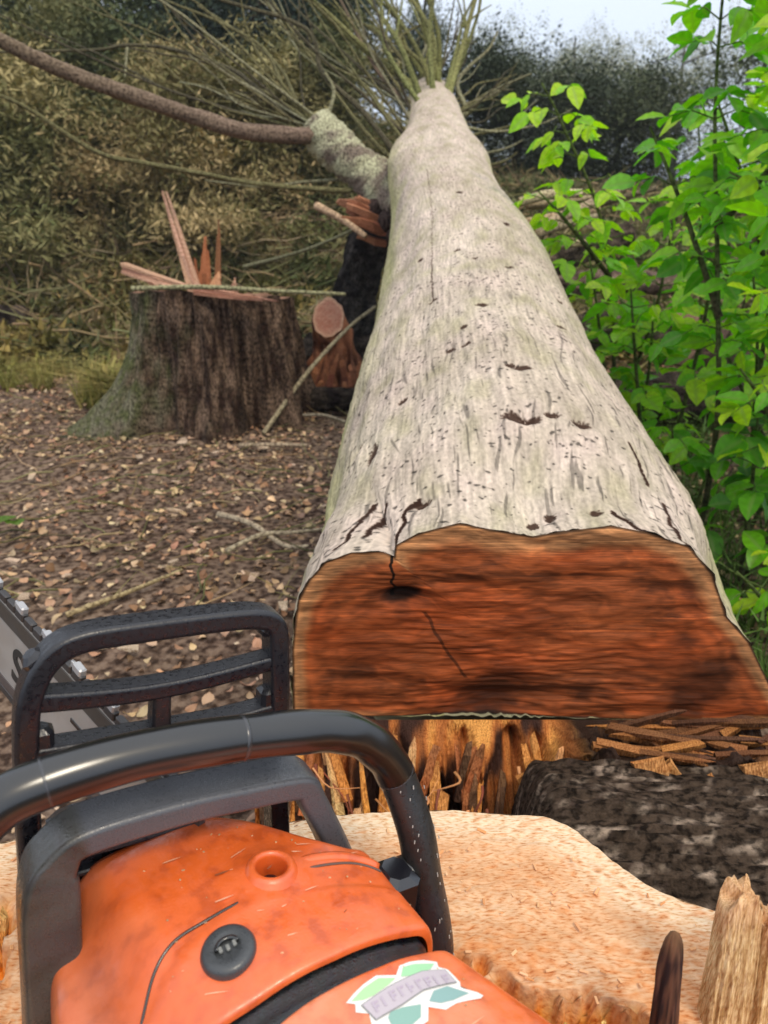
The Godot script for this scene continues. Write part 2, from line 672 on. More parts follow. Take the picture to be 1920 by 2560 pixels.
func make_clump(n: int, size: float, lw: float, ll: float, seed: int) -> ArrayMesh:
	var r := RandomNumberGenerator.new()
	r.seed = seed
	var b := Buf.new()
	for k in n:
		var o := V(r.randfn(0, 0.42), r.randfn(0, 0.36), r.randfn(0, 0.42)) * size
		var d := V(r.randf_range(-1, 1), r.randf_range(-0.8, 0.5), r.randf_range(-1, 1)).normalized()
		var w := d.cross(V(r.randf_range(-0.6, 0.6), 1, r.randf_range(-0.6, 0.6))).normalized() * lw * r.randf_range(0.7, 1.2)
		d *= ll * r.randf_range(0.7, 1.25)
		var g := r.randf_range(0.7, 1.3)
		var c := Color(g, g, g)
		var m := o + d * 0.5 + d.cross(w).normalized() * lw * 0.3
		b.tri(o, m + w, o + d, c)
		b.tri(o, o + d, m - w, c)
	return b.mesh()

func tree(called: String, label: String, at: Vector3, h: float, cr: float, base: float, n: int, ca: Color, cb: Color, needle := false, lean := 0.0) -> void:
	var o := thing(called, label, "tree", at, "trees standing behind the felled trunk")
	var b := Buf.new()
	var top := V(lean, h * 0.93, 0)
	var bc := Color(0.075, 0.062, 0.048)
	var p := smooth_path([V(0, -0.3, 0), V(lean * 0.2 + rnd(-0.1, 0.1), h * 0.3, rnd(-0.1, 0.1)), V(lean * 0.6 + rnd(-0.15, 0.15), h * 0.65, rnd(-0.15, 0.15)), top], 5)
	b.tube(p, radii(p.size(), 0.035 * h * 0.6 + 0.06, 0.02), 8, bc, bc * 1.2, 1.0, 0.12, int(h * 31))
	var tips := []
	for k in 11:
		var f := rnd(base, 0.92)
		var st: Vector3 = p[int(f * (p.size() - 1))]
		var a := rnd(0, TAU)
		var reach := cr * (1.15 - 0.75 * absf(f - 0.45)) * rnd(0.6, 1.0) if not needle else cr * (1.15 - f) * rnd(0.8, 1.2)
		var e := st + V(cos(a) * reach, rnd(0.05, 0.35) * reach * (1.0 if not needle else -0.3), sin(a) * reach)
		var q := smooth_path([st, st.lerp(e, 0.5) + V(0, 0.12 * reach, 0), e], 4)
		b.tube(q, radii(q.size(), 0.018 * h * 0.35 + 0.015, 0.008), 5, bc, bc, 1.0, 0.1, k)
		tips.append(q)
	put("trunk", b.mesh(), M.branch, o)
	var pl := []
	var pc := PackedColorArray()
	for k in int(n * 1.35):
		var q: PackedVector3Array = tips[rng.randi() % tips.size()]
		var c := q[int(sqrt(rng.randf()) * (q.size() - 1))]
		c += V(rng.randfn(0, 0.2), rng.randfn(0, 0.17), rng.randfn(0, 0.2)) * cr
		c.y = clampf(c.y, h * base * 0.75, h * 1.05)
		var s := rnd(0.6, 1.25) * (0.5 + 0.14 * h * 0.5)
		pl.append(Transform3D(Basis(Vector3.UP, rnd(0, TAU)) * Basis(Vector3.RIGHT, rnd(-0.5, 0.5)) * Basis.from_scale(V(s, s, s)), c))
		var t := clampf(0.5 + 0.9 * no3(c.x * 0.8 + at.x, c.y * 0.8, c.z * 0.8 + at.z) + rnd(-0.25, 0.25), 0, 1)
		pc.push_back(ca.lerp(cb, t))
	var cr_o := scatter("crown", clump_needle if needle else clump_round, M.crown, pl, pc, o)
	cr_o.set_meta("kind", "stuff")

func make_background_trees() -> void:
	clump_round = make_clump(56, 0.55, 0.034, 0.10, 2)
	clump_needle = make_clump(56, 0.5, 0.018, 0.17, 4)
	var dk := Color(0.052, 0.070, 0.045)
	var gn := Color(0.13, 0.155, 0.075)
	var ol := Color(0.14, 0.15, 0.06)
	var bl := Color(0.06, 0.095, 0.08)
	# [x, z, height, crown radius, crown base, clumps, colour a, colour b, needle]
	var rows := [
		["dark holly tree at the far left edge of the wood, tallest there", -9.6, -13.5, 6.0, 2.3, 0.1, 620, dk, gn, false],
		["dark bushy evergreen second from the left edge of the wood", -7.0, -14.5, 6.4, 2.2, 0.08, 620, dk, gn, false],
		["blackish green fir with sparse top left of the long brown limb", -5.0, -13.8, 6.0, 1.9, 0.1, 560, dk, bl, true],
		["dark evergreen above the mossy limb, sky showing through it", -3.2, -15.0, 6.6, 2.0, 0.08, 560, dk, gn, false],
		["bluish green fir just left of the trunk's far end", -1.4, -14.0, 5.6, 1.7, 0.06, 560, bl, Color(0.04, 0.075, 0.05), true],
		["dark fir behind the tip of the fallen trunk", 0.9, -22.0, 4.3, 1.5, 0.08, 330, bl, gn, true],
		["open grey green tree far off, just right of the trunk tip", 4.4, -38.0, 6.6, 3.2, 0.1, 420, Color(0.16, 0.19, 0.13), Color(0.34, 0.36, 0.22), false],
		["pale olive tree far off in the gap between trunk and green sapling", 9.4, -41.0, 6.9, 3.9, 0.1, 560, Color(0.24, 0.25, 0.15), Color(0.48, 0.46, 0.30), false],
		["grey olive tree far off behind the green sapling, lit at its top", 14.8, -42.0, 7.2, 4.0, 0.1, 560, Color(0.22, 0.24, 0.14), Color(0.45, 0.44, 0.28), false],
		["dark rounded tree far off between the grey green and olive ones", 7.2, -36.0, 5.0, 3.0, 0.08, 480, Color(0.15, 0.18, 0.12), Color(0.32, 0.34, 0.21), false],
		["tall bluish dark conifer behind the sapling at the right edge", 9.6, -15.0, 8.5, 2.2, 0.05, 700, Color(0.05, 0.075, 0.06), Color(0.11, 0.14, 0.10), true],
		["low dark bush under the olive trees at right", 4.4, -15.5, 1.9, 1.7, 0.1, 420, dk, gn, false],
		["low dark holly behind the log pile right of trunk", 2.3, -14.5, 1.9, 1.5, 0.1, 420, dk, Color(0.06, 0.08, 0.04), false],
		["low dark thicket left behind the long brown limb", -4.2, -12.0, 2.6, 1.9, 0.05, 480, dk, gn, false],
		["low dark thicket at the left edge of the bank", -7.2, -11.8, 2.6, 2.0, 0.05, 480, dk, gn, false],
		["low green thicket above the mossy limb's fork", -1.8, -12.2, 2.2, 1.6, 0.05, 420, dk, bl, false],
		["tall thin dark tree rising out of view above the trunk", -1.0, -20.0, 8.5, 1.5, 0.2, 300, dk, gn, false],
		["tall dark tree rising out of view at the upper left", -6.2, -18.0, 9.0, 2.6, 0.15, 650, dk, gn, false],
		["tall dark tree left of centre reaching above the picture", -3.4, -19.0, 9.0, 2.4, 0.15, 600, dk, gn, false],
		["olive brown drooping bush on the bank behind the old stump", -2.4, -9.4, 1.7, 1.5, 0.04, 420, Color(0.189, 0.176, 0.068), Color(0.513, 0.378, 0.189), true],
		["drooping green brown bush at the bank's left, above the sunken log", -4.6, -9.0, 2.0, 1.7, 0.04, 480, Color(0.135, 0.149, 0.054), Color(0.432, 0.351, 0.162), true],
		["dark green bush under the long brown limb, middle of the bank", -3.6, -10.6, 2.0, 1.7, 0.04, 480, Color(0.095, 0.121, 0.054), Color(0.270, 0.257, 0.115), true],
		["green brown bush at the left edge of the picture, high on the bank", -6.2, -10.4, 2.2, 1.8, 0.04, 480, Color(0.101, 0.135, 0.061), Color(0.311, 0.297, 0.135), true],
		["olive bush close under the mossy limb, behind the trunk", -1.2, -10.2, 1.9, 1.4, 0.04, 420, Color(0.121, 0.135, 0.054), Color(0.378, 0.324, 0.149), true],
		["bushy dark tree behind the sapling's lower leaves", 7.0, -13.0, 2.6, 2.0, 0.05, 480, dk, gn, false],
	]
	for r in rows:
		tree("background_tree" if r[3] > 2.7 else "background_bush", r[0], V(r[1], gh(r[1], r[2]), r[2]), r[3], r[4], r[5], r[6], r[7], r[8], r[9], rnd(-0.4, 0.4))

# ---------------------------------------------------------------- fallen trunk
const TZ := [1.0, 1.3, 1.7, 2.2, 2.8, 3.5, 4.4, 5.5, 6.8]
const TX := [0.223, 0.242, 0.252, 0.272, 0.300, 0.300, 0.305, 0.344, 0.37]
const TR := [0.414, 0.381, 0.358, 0.327, 0.300, 0.268, 0.236, 0.204, 0.178]

func at_z(arr: Array, z: float) -> float:
	var k := 0
	while k < 7 and z > TZ[k + 1]:
		k += 1
	var f: float = (z - TZ[k]) / (TZ[k + 1] - TZ[k])
	return cubic_interpolate(arr[k], arr[k + 1], arr[maxi(k - 1, 0)], arr[mini(k + 2, 8)], f)

var butt := [[-0.148, 0.390], [-0.144, 0.516], [-0.132, 0.599], [-0.115, 0.634], [-0.089, 0.665], [-0.048, 0.682], [0.000, 0.683], [0.0105, 0.640], [0.0175, 0.694], [0.048, 0.712], [0.108, 0.729], [0.156, 0.719], [0.218, 0.708], [0.264, 0.716], [0.331, 0.725], [0.387, 0.714], [0.451, 0.691], [0.493, 0.646], [0.526, 0.574], [0.571, 0.525], [0.612, 0.456], [0.655, 0.385], [0.553, 0.377], [0.35, 0.383], [0.204, 0.388], [0.0, 0.388]]
const BC := Vector2(0.21, 0.50)
var butt_r := PackedFloat32Array()

# distance from the middle of the sawn face to its rim, by angle from straight up (right positive)
func rim(a: float) -> float:
	var f := fposmod(a / TAU, 1.0) * 720.0
	var k := int(f)
	return lerpf(butt_r[k % 720], butt_r[(k + 1) % 720], f - k)

func trunk_pt(th: float, z: float) -> Vector3:
	var cx := at_z(TX, z)
	var cy := 0.37 + 0.28 * (z - 1.0)
	var r := at_z(TR, z)
	r *= 1.0 + 0.035 * no3(cos(th) * 1.2, sin(th) * 1.2, z * 0.9) + 0.012 * no3(cos(th) * 4.0, sin(th) * 4.0, z * 3.0)
	if z > 6.55:
		r *= sqrt(maxf(0.02, 1.0 - pow((z - 6.55) / 0.255, 2.0)))
	r += 0.0020 * no3(th * 26.0, 2.0, z * 26.0) + 0.0060 * no3(th * 9.0, 5.0, z * 1.6) * sm(2.6, 1.1, z)
	# collar of a lost limb on the right, swelling by the mossy limb on the left
	r += 0.035 * exp(-(pow(z - 4.35, 2.0) * 9.0 + pow(th - 1.1, 2.0) * 3.0))
	r += 0.06 * exp(-(pow(z - 4.35, 2.0) * 5.0 + pow(th + 1.2, 2.0) * 3.0))
	var p := Vector2(cx + sin(th) * r, cy + cos(th) * r)
	var k := 1.0 - sm(0.0, 0.36, z - 1.0)
	if k > 0.0:
		# the butt flares into root lobes
		var d := p - BC
		var a := atan2(d.x, d.y)
		var q := BC + Vector2(sin(a), cos(a)) * (rim(a) + 0.004 * no3(a * 9.0, 4.0, z * 20.0))
		p = p.lerp(q, pow(k, 1.5))
	return Vector3(p.x, p.y, -z)

# wounds and knots in the bark: [angle, z, half width across, half length along, depth]
var marks := [[-0.036, 1.27, 0.024, 0.014, 0.012], [0.05, 1.268, 0.018, 0.010, 0.012], [0.15, 1.285, 0.015, 0.008, 0.01], [0.30, 1.279, 0.020, 0.010, 0.012], [0.06, 1.449, 0.020, 0.010, 0.006], [0.0, 1.46, 0.012, 0.007, 0.006], [-0.766, 1.313, 0.014, 0.035, 0.012], [-0.903, 1.40, 0.018, 0.010, 0.01], [-0.486, 1.088, 0.016, 0.008, 0.01], [-0.424, 1.943, 0.014, 0.012, 0.01], [-0.082, 2.988, 0.018, 0.02, 0.01], [-0.312, 1.594, 0.012, 0.008, 0.006], [-0.215, 1.591, 0.012, 0.007, 0.006], [-0.215, 1.688, 0.010, 0.010, 0.006], [-0.613, 1.465, 0.012, 0.010, 0.006], [0.30, 1.05, 0.010, 0.008, 0.006], [0.01, 1.032, 0.012, 0.010, 0.006], [0.10, 1.05, 0.010, 0.010, 0.006], [-0.577, 2.355, 0.010, 0.012, 0.006], [-0.074, 1.802, 0.016, 0.012, 0.006], [0.2, 2.1, 0.014, 0.010, 0.006], [0.45, 1.75, 0.014, 0.010, 0.006], [-0.2, 2.3, 0.012, 0.012, 0.006], [0.35, 2.6, 0.014, 0.014, 0.006], [-0.05, 2.2, 0.010, 0.010, 0.005], [0.6, 2.0, 0.010, 0.012, 0.005]]
# cracks: lists of [angle, z]
var cracks := [[[-0.60, 1.0], [-0.59, 1.03], [-0.565, 1.06], [-0.555, 1.085], [-0.50, 1.10]], [[0.55, 1.27], [0.585, 1.22], [0.60, 1.17]], [[-0.72, 1.05], [-0.70, 1.09], [-0.66, 1.13]], [[-0.80, 1.03], [-0.77, 1.08], [-0.72, 1.15]], [[0.45, 1.0], [0.40, 1.03], [0.36, 1.05]], [[-0.42, 1.94], [-0.45, 2.3], [-0.46, 2.9], [-0.44, 3.5]], [[0.62, 1.0], [0.64, 1.06], [0.66, 1.14]]]

func bark_texture() -> Array:
	var w := 1280
	var h := 1024
	var big := FastNoiseLite.new()
	big.seed = 41
	big.frequency = 1.0
	big.fractal_octaves = 3
	var fine := FastNoiseLite.new()
	fine.seed = 42
	fine.frequency = 1.0
	fine.fractal_octaves = 2
	var by := PackedByteArray()
	by.resize(w * h * 3)
	var hb := PackedByteArray()
	hb.resize(w * h)
	for y in h:
		var t := (y + 0.5) / h
		var z := 1.0 + 5.8 * pow(t, 1.7)
		for x in w:
			var th := (x + 0.5) / w * TAU - PI
			if absf(th) > 2.1:
				var j := (y * w + x) * 3
				by[j] = 150
				by[j + 1] = 146
				by[j + 2] = 118
				hb[y * w + x] = 140
				continue
			var q := th * 0.36
			var a := big.get_noise_2d(q * 3.4, z * 2.2)
			var g := big.get_noise_2d(q * 8.0 + 30.0, z * 5.0)
			var f := fine.get_noise_2d(q * 110.0, z * 75.0)
			var s := fine.get_noise_2d(q * 46.0 + 70.0, z * 60.0)
			var gr := fine.get_noise_2d(q * 85.0, z * 8.0 + 9.0)
			var crk := fine.get_noise_2d(q * 60.0 + 2.0 * a, z * 5.0 + 40.0)
			# grey buff, pinkish and lichen green areas
			var r := 0.722 + 0.07 * a
			var gg := 0.667 + 0.07 * a
			var b := 0.602 + 0.07 * a
			var pk := clampf(g * 1.6, 0.0, 1.0)
			r += 0.004 * pk
			gg -= 0.006 * pk
			b += 0.01 * pk
			var lg := 0.35 * clampf(-g * 1.7 - 0.15, 0.0, 1.0) + 0.8 * sm(0.8, 1.35, absf(th) + 0.3 * a)
			r -= 0.07 * lg
			gg -= 0.03 * lg
			b -= 0.15 * lg
			var k := 1.0 + 0.11 * f + 0.14 * gr + 0.10 * g
			k *= 1.0 - 0.32 * sm(0.40, 0.58, crk) * sm(2.6, 1.2, z)
			var th0 := 0.50 - 0.25 * g
			if s > th0:
				k *= 1.0 - 0.5 * clampf((s - th0) * 6.0, 0.0, 1.0)
			elif s < -0.45:
				k *= 1.04
			var i := (y * w + x) * 3
			by[i] = int(clampf(r * k, 0, 1) * 255.0)
			by[i + 1] = int(clampf(gg * k, 0, 1) * 255.0)
			by[i + 2] = int(clampf(b * k, 0, 1) * 255.0)
			hb[y * w + x] = int(clampf(0.55 + 0.12 * f + 0.16 * gr - 0.4 * clampf((s - th0) * 4.0, 0.0, 0.8), 0, 1) * 255.0)
	# wounds and cracks
	var strokes := []
	for m in marks:
		strokes.append([m[0], m[1], m[2], m[3], 1.0])
	for c in cracks:
		for k in c.size() - 1:
			for s in 24:
				var f: float = s / 24.0
				var z: float = lerpf(c[k][1], c[k + 1][1], f)
				var wd := 0.0035 if z < 1.6 else 0.004
				strokes.append([lerpf(c[k][0], c[k + 1][0], f) + 0.01 * fine.get_noise_2d(z * 40.0, 3.0), z, wd, wd * 1.6, 0.8])
	for m in strokes:
		var cxp: float = (m[0] + PI) / TAU * w
		var rx: float = m[2] / 0.36 / TAU * w
		var y0 := int(pow(maxf(0.0, (m[1] - m[3] * 1.6 - 1.0) / 5.8), 1.0 / 1.7) * h)
		var y1 := int(pow(maxf(0.0, (m[1] + m[3] * 1.6 - 1.0) / 5.8), 1.0 / 1.7) * h) + 1
		for y in range(maxi(0, y0), mini(h, y1 + 1)):
			var z := 1.0 + 5.8 * pow((y + 0.5) / h, 1.7)
			for x in range(int(cxp - rx * 1.7) - 1, int(cxp + rx * 1.7) + 2):
				var dx := (x - cxp) / maxf(rx, 0.7)
				var dz: float = (z - m[1]) / m[3]
				var d := dx * dx + dz * dz + 0.7 * fine.get_noise_2d(x * 0.23, z * 150.0)
				var k: float = (1.0 - sm(0.45, 1.1, d)) * m[4]
				if k > 0.0:
					var i := (y * w + x) * 3
					k *= 0.85
					by[i] = int(lerpf(by[i], 50, k))
					by[i + 1] = int(lerpf(by[i + 1], 32, k))
					by[i + 2] = int(lerpf(by[i + 2], 24, k))
					hb[y * w + x] = int(lerpf(hb[y * w + x], 0, k))
	var im := Image.create_from_data(w, h, false, Image.FORMAT_RGB8, by)
	var hi := Image.create_from_data(w, h, false, Image.FORMAT_L8, hb)
	hi.convert(Image.FORMAT_RGBA8)
	hi.bump_map_to_normal_map(3.0)
	return [ImageTexture.create_from_image(im), ImageTexture.create_from_image(hi)]

func face_texture() -> Array:
	var w := 1280
	var h := 600
	var f1 := FastNoiseLite.new()
	f1.seed = 77
	f1.frequency = 1.0
	f1.fractal_octaves = 4
	var f2 := FastNoiseLite.new()
	f2.seed = 78
	f2.frequency = 1.0
	f2.fractal_octaves = 2
	var by := PackedByteArray()
	by.resize(w * h * 3)
	var hb := PackedByteArray()
	hb.resize(w * h)
	for y in h:
		for x in w:
			var px := -0.16 + 0.83 * (x + 0.5) / w
			var py := 0.74 - 0.38 * (y + 0.5) / h
			var d := Vector2(px, py) - BC
			var ang := atan2(d.x, d.y)
			var R := rim(ang)
			var len := d.length()
			var gap := (R - len) * (1.5 - 0.55 * maxf(0.0, cos(ang)))
			var wx := f1.get_noise_2d(px * 3.0, py * 5.0)
			var wv := f1.get_noise_2d(px * 7.0 + 8.0, py * 9.0)
			# growth layers follow the rim, then flow across in long bands
			var ring := sin((gap * 210.0) + wv * 3.5) * 0.5
			var band := f2.get_noise_2d(px * 5.0 + wx * 1.5, (py + 0.03 * wv + 0.12 * (px - 0.2) * (px - 0.2)) * 62.0)
			var streak := f2.get_noise_2d(px * 7.0, (py + 0.01 * wx) * 260.0)
			var fine2 := f2.get_noise_2d(px * 26.0 + 5.0, (py + 0.01 * wx) * 520.0)
			var k := 1.0 + 0.21 * band + 0.14 * streak + 0.22 * fine2 + 0.20 * wv
			var sap := (1.0 - sm(0.020, 0.048, gap + 0.014 * wv)) * sm(-0.7, -0.2, cos(ang))
			k += sap * 0.14 * ring + (1.0 - sap) * 0.10 * sin(gap * 130.0 + wv * 6.0) * sm(0.16, 0.06, gap)
			var r := lerpf(0.545, 0.66, sap)
			var g := lerpf(0.285, 0.46, sap)
			var b := lerpf(0.150, 0.30, sap)
			# redder heart, darker stained hollows
			var red := clampf(0.4 + 1.3 * wx, 0.0, 1.0) * (1.0 - sap)
			g -= 0.03 * red
			b -= 0.03 * red
			var dk := 0.0
			dk = maxf(dk, 1.0 - sm(0.35, 1.15, Vector2((px - 0.17) / 0.15, (py - 0.425) / 0.055).length() + 0.75 * wv))
			dk = maxf(dk, 1.0 - sm(0.35, 1.1, Vector2((px - 0.51) / 0.055, (py - 0.44) / 0.09).length() + 0.6 * wv))
			dk = maxf(dk, 0.8 - sm(0.3, 1.1, Vector2((px - 0.47) / 0.09, (py - 0.53) / 0.035).length() + 0.8 * wv))
			dk = maxf(dk, 0.7 - sm(0.3, 1.1, Vector2((px + 0.06) / 0.05, (py - 0.47) / 0.018).length() + 0.8 * wv))
			dk = maxf(dk, 0.65 - sm(0.2, 1.0, absf(py - 0.645 + 0.16 * (px - 0.25) * (px - 0.25) * 3.0) / 0.02 + 0.9 * wv + absf(px - 0.25) * 1.6))
			k *= 1.0 - 0.42 * clampf(dk, 0.0, 1.0)
			# bark edge
			var edge := 1.0 - sm(0.0015, 0.005, R - len)
			k *= 1.0 - 0.55 * edge
			# the crack running in from the rim and its dark pocket
			var c1 := absf(px - (0.012 + 0.05 * maxf(0.0, 0.655 - py) + 0.004 * wv + 0.006 * f2.get_noise_2d(py * 40.0, 7.0)))
			if py < 0.69 and py > 0.60 and c1 < 0.0022 + 0.05 * maxf(0.0, 0.625 - py):
				k *= 0.22
			var pk := Vector2((px - 0.028) / 0.035, (py - 0.607 - 0.2 * (px - 0.028)) / 0.013).length() + 0.6 * wv
			if pk < 1.0:
				k *= lerpf(0.3, 1.0, sm(0.5, 1.0, pk))
			var c2 := absf(px - (0.05 + (0.60 - py) * 0.55 + 0.01 * wv))
			if py < 0.58 and py > 0.46 and c2 < 0.003:
				k *= 0.6
			# saw kerf lines
			var kerf := f2.get_noise_2d(px * 1.2, py * 300.0 + 3.0)
			k *= 1.0 + 0.10 * kerf + 0.22 * sm(0.42, 0.6, kerf)
			var i := (y * w + x) * 3
			by[i] = int(clampf(r * k, 0, 1) * 255.0)
			by[i + 1] = int(clampf(g * k, 0, 1) * 255.0)
			by[i + 2] = int(clampf(b * k, 0, 1) * 255.0)
			hb[y * w + x] = int(clampf(0.5 + 0.22 * band + 0.25 * streak - 0.3 * dk, 0, 1) * 255.0)
	var im := Image.create_from_data(w, h, false, Image.FORMAT_RGB8, by)
	var hi := Image.create_from_data(w, h, false, Image.FORMAT_L8, hb)
	hi.convert(Image.FORMAT_RGBA8)
	hi.bump_map_to_normal_map(3.0)
	return [ImageTexture.create_from_image(im), ImageTexture.create_from_image(hi)]

func make_trunk() -> void:
	# rim by angle from the outline
	butt_r.resize(720)
	for k in 720:
		var a := TAU * k / 720.0
		var dir := Vector2(sin(a), cos(a))
		var best := 0.2
		for j in butt.size():
			var p := Vector2(butt[j][0], butt[j][1])
			var q := Vector2(butt[(j + 1) % butt.size()][0], butt[(j + 1) % butt.size()][1])
			var hit = Geometry2D.segment_intersects_segment(BC, BC + dir * 2.0, p, q)
			if hit != null:
				best = maxf(best, (hit as Vector2).distance_to(BC)) if best > 0.2001 else (hit as Vector2).distance_to(BC)
		butt_r[k] = best
	var root := thing("fallen_tree", "big felled tree trunk with pale speckled bark and red brown sawn butt", "fallen tree")
	var tex := bark_texture()
	var bm := mat(0.88, 0.25)
	bm.albedo_texture = tex[0]
	bm.normal_enabled = true
	bm.normal_texture = tex[1]
	bm.normal_scale = 0.8
	var b := Buf.new()
	var f := func(s: float, t: float) -> Vector3:
		var th := s * TAU - PI
		var z := 1.0 + 5.8 * pow(t, 1.7)
		var p := trunk_pt(th, z)
		if z < 2.6:
			var c := Vector3(at_z(TX, z), 0.37 + 0.28 * (z - 1.0), -z)
			var dir := (p - c).normalized()
			for m in marks:
				var dz: float = (z - m[1]) / (m[3] + 0.004)
				if absf(dz) < 2.0:
					var da: float = (th - m[0]) * 0.36 / (m[2] + 0.003)
					p -= dir * m[4] * exp(-(da * da + dz * dz))
		return p
	var white := func(_s: float, _t: float, _p: Vector3) -> Color: return Color.WHITE
	b.grid(260, 330, f, white)
	put("bark", b.mesh(), bm, root)

	tex = face_texture()
	var fm := mat(0.72, 0.3)
	fm.albedo_texture = tex[0]
	fm.normal_enabled = true
	fm.normal_texture = tex[1]
	fm.normal_scale = 0.45
	b = Buf.new()
	var ff := func(s: float, t: float) -> Vector3:
		var a := s * TAU
		var r := rim(a) * t * 0.999
		var p := BC + Vector2(sin(a), cos(a)) * r
		var z := -1.0 + 0.004 * no3(p.x * 6.0, p.y * 30.0, 1.0) + 0.002 * no3(p.x * 20.0, p.y * 120.0, 5.0)
		if t > 0.985:
			z = -1.0
		# pocket behind the crack
		z -= 0.03 * exp(-(pow((p.x - 0.028) / 0.03, 2.0) + pow((p.y - 0.607) / 0.014, 2.0)))
		z -= 0.02 * exp(-(pow((p.x - 0.17) / 0.09, 2.0) + pow((p.y - 0.42) / 0.03, 2.0)))
		return Vector3(p.x, p.y, z)
	b.grid(360, 60, ff, white, V(0, 0, 1), true)
	for k in b.v.size():
		b.u[k] = Vector2((b.v[k].x + 0.16) / 0.83, (0.74 - b.v[k].y) / 0.38)
	put("sawn_face", b.mesh(), fm, root)

	# far end, broken off small
	b = Buf.new()
	var tip := V(0.37, 0.37 + 0.28 * 5.8, -6.8)
	var tp := smooth_path([tip + V(0, -0.02, 0.15), tip + V(0.0, 0.06, -0.3), tip + V(0.05, 0.3, -0.9), tip + V(0.02, 0.8, -1.8)], 4)
	b.tube(tp, radii(tp.size(), 0.12, 0.012, 0.4), 12, Color(0.30, 0.26, 0.2), Color(0.16, 0.15, 0.08), 1.0, 0.08, 5)
	put("trunk_top", b.mesh(), M.branch, root)

	# the mossy limb on the left, breaking up into branches
	b = Buf.new()
	var lp := smooth_path([V(0.16, 1.16, -4.55), V(0.04, 1.24, -4.66), V(-0.07, 1.33, -4.71), V(-0.20, 1.42, -4.74), V(-0.31, 1.52, -4.78), V(-0.40, 1.61, -4.82)], 8)
	var lr := PackedFloat32Array()
	for k in lp.size():
		var t := float(k) / (lp.size() - 1)
		lr.push_back(lerpf(0.18, 0.10, pow(t, 0.7)) * (1.0 + 0.12 * sin(t * 9.0)))
	b.tube(lp, lr, 18, Color(0.30, 0.25, 0.22), Color(0.40, 0.42, 0.28), 1.0, 0.09, 9)
	for k in b.v.size():
		var p := b.v[k]
		var g := sm(-0.15, 0.25, fb3(p.x * 7.0, p.y * 7.0, p.z * 7.0) + (p.y - 1.33) * 1.3)
		b.c[k] = Color(0.26, 0.21, 0.18).lerp(Color(0.60, 0.60, 0.42), g)
	put("mossy_limb", b.mesh(), M.branch, root)
	b = Buf.new()
	for q in [[V(0.02, 1.10, -4.45), 0.07], [V(-0.06, 1.16, -4.5), 0.06], [V(0.06, 1.02, -4.42), 0.06]]:
		b.lathe(q[0], V(-0.5, 0.2, 0.85).normalized(), [Vector2(0.0001, q[1] * 0.7), Vector2(q[1] * 0.55, q[1] * 0.6), Vector2(q[1] * 0.95, q[1] * 0.1), Vector2(q[1], -q[1])], 10, Color(0.10, 0.07, 0.06))
	put("dark_burr", b.mesh(), M.bark, root)

	# branches, each from the limb or the trunk's far end: [radius, tip radius, colour, points]
	var lich := Color(0.36, 0.35, 0.23)
	var gre := Color(0.22, 0.205, 0.105)
	var dkb := Color(0.13, 0.115, 0.08)
	var brn := Color(0.27, 0.19, 0.155)
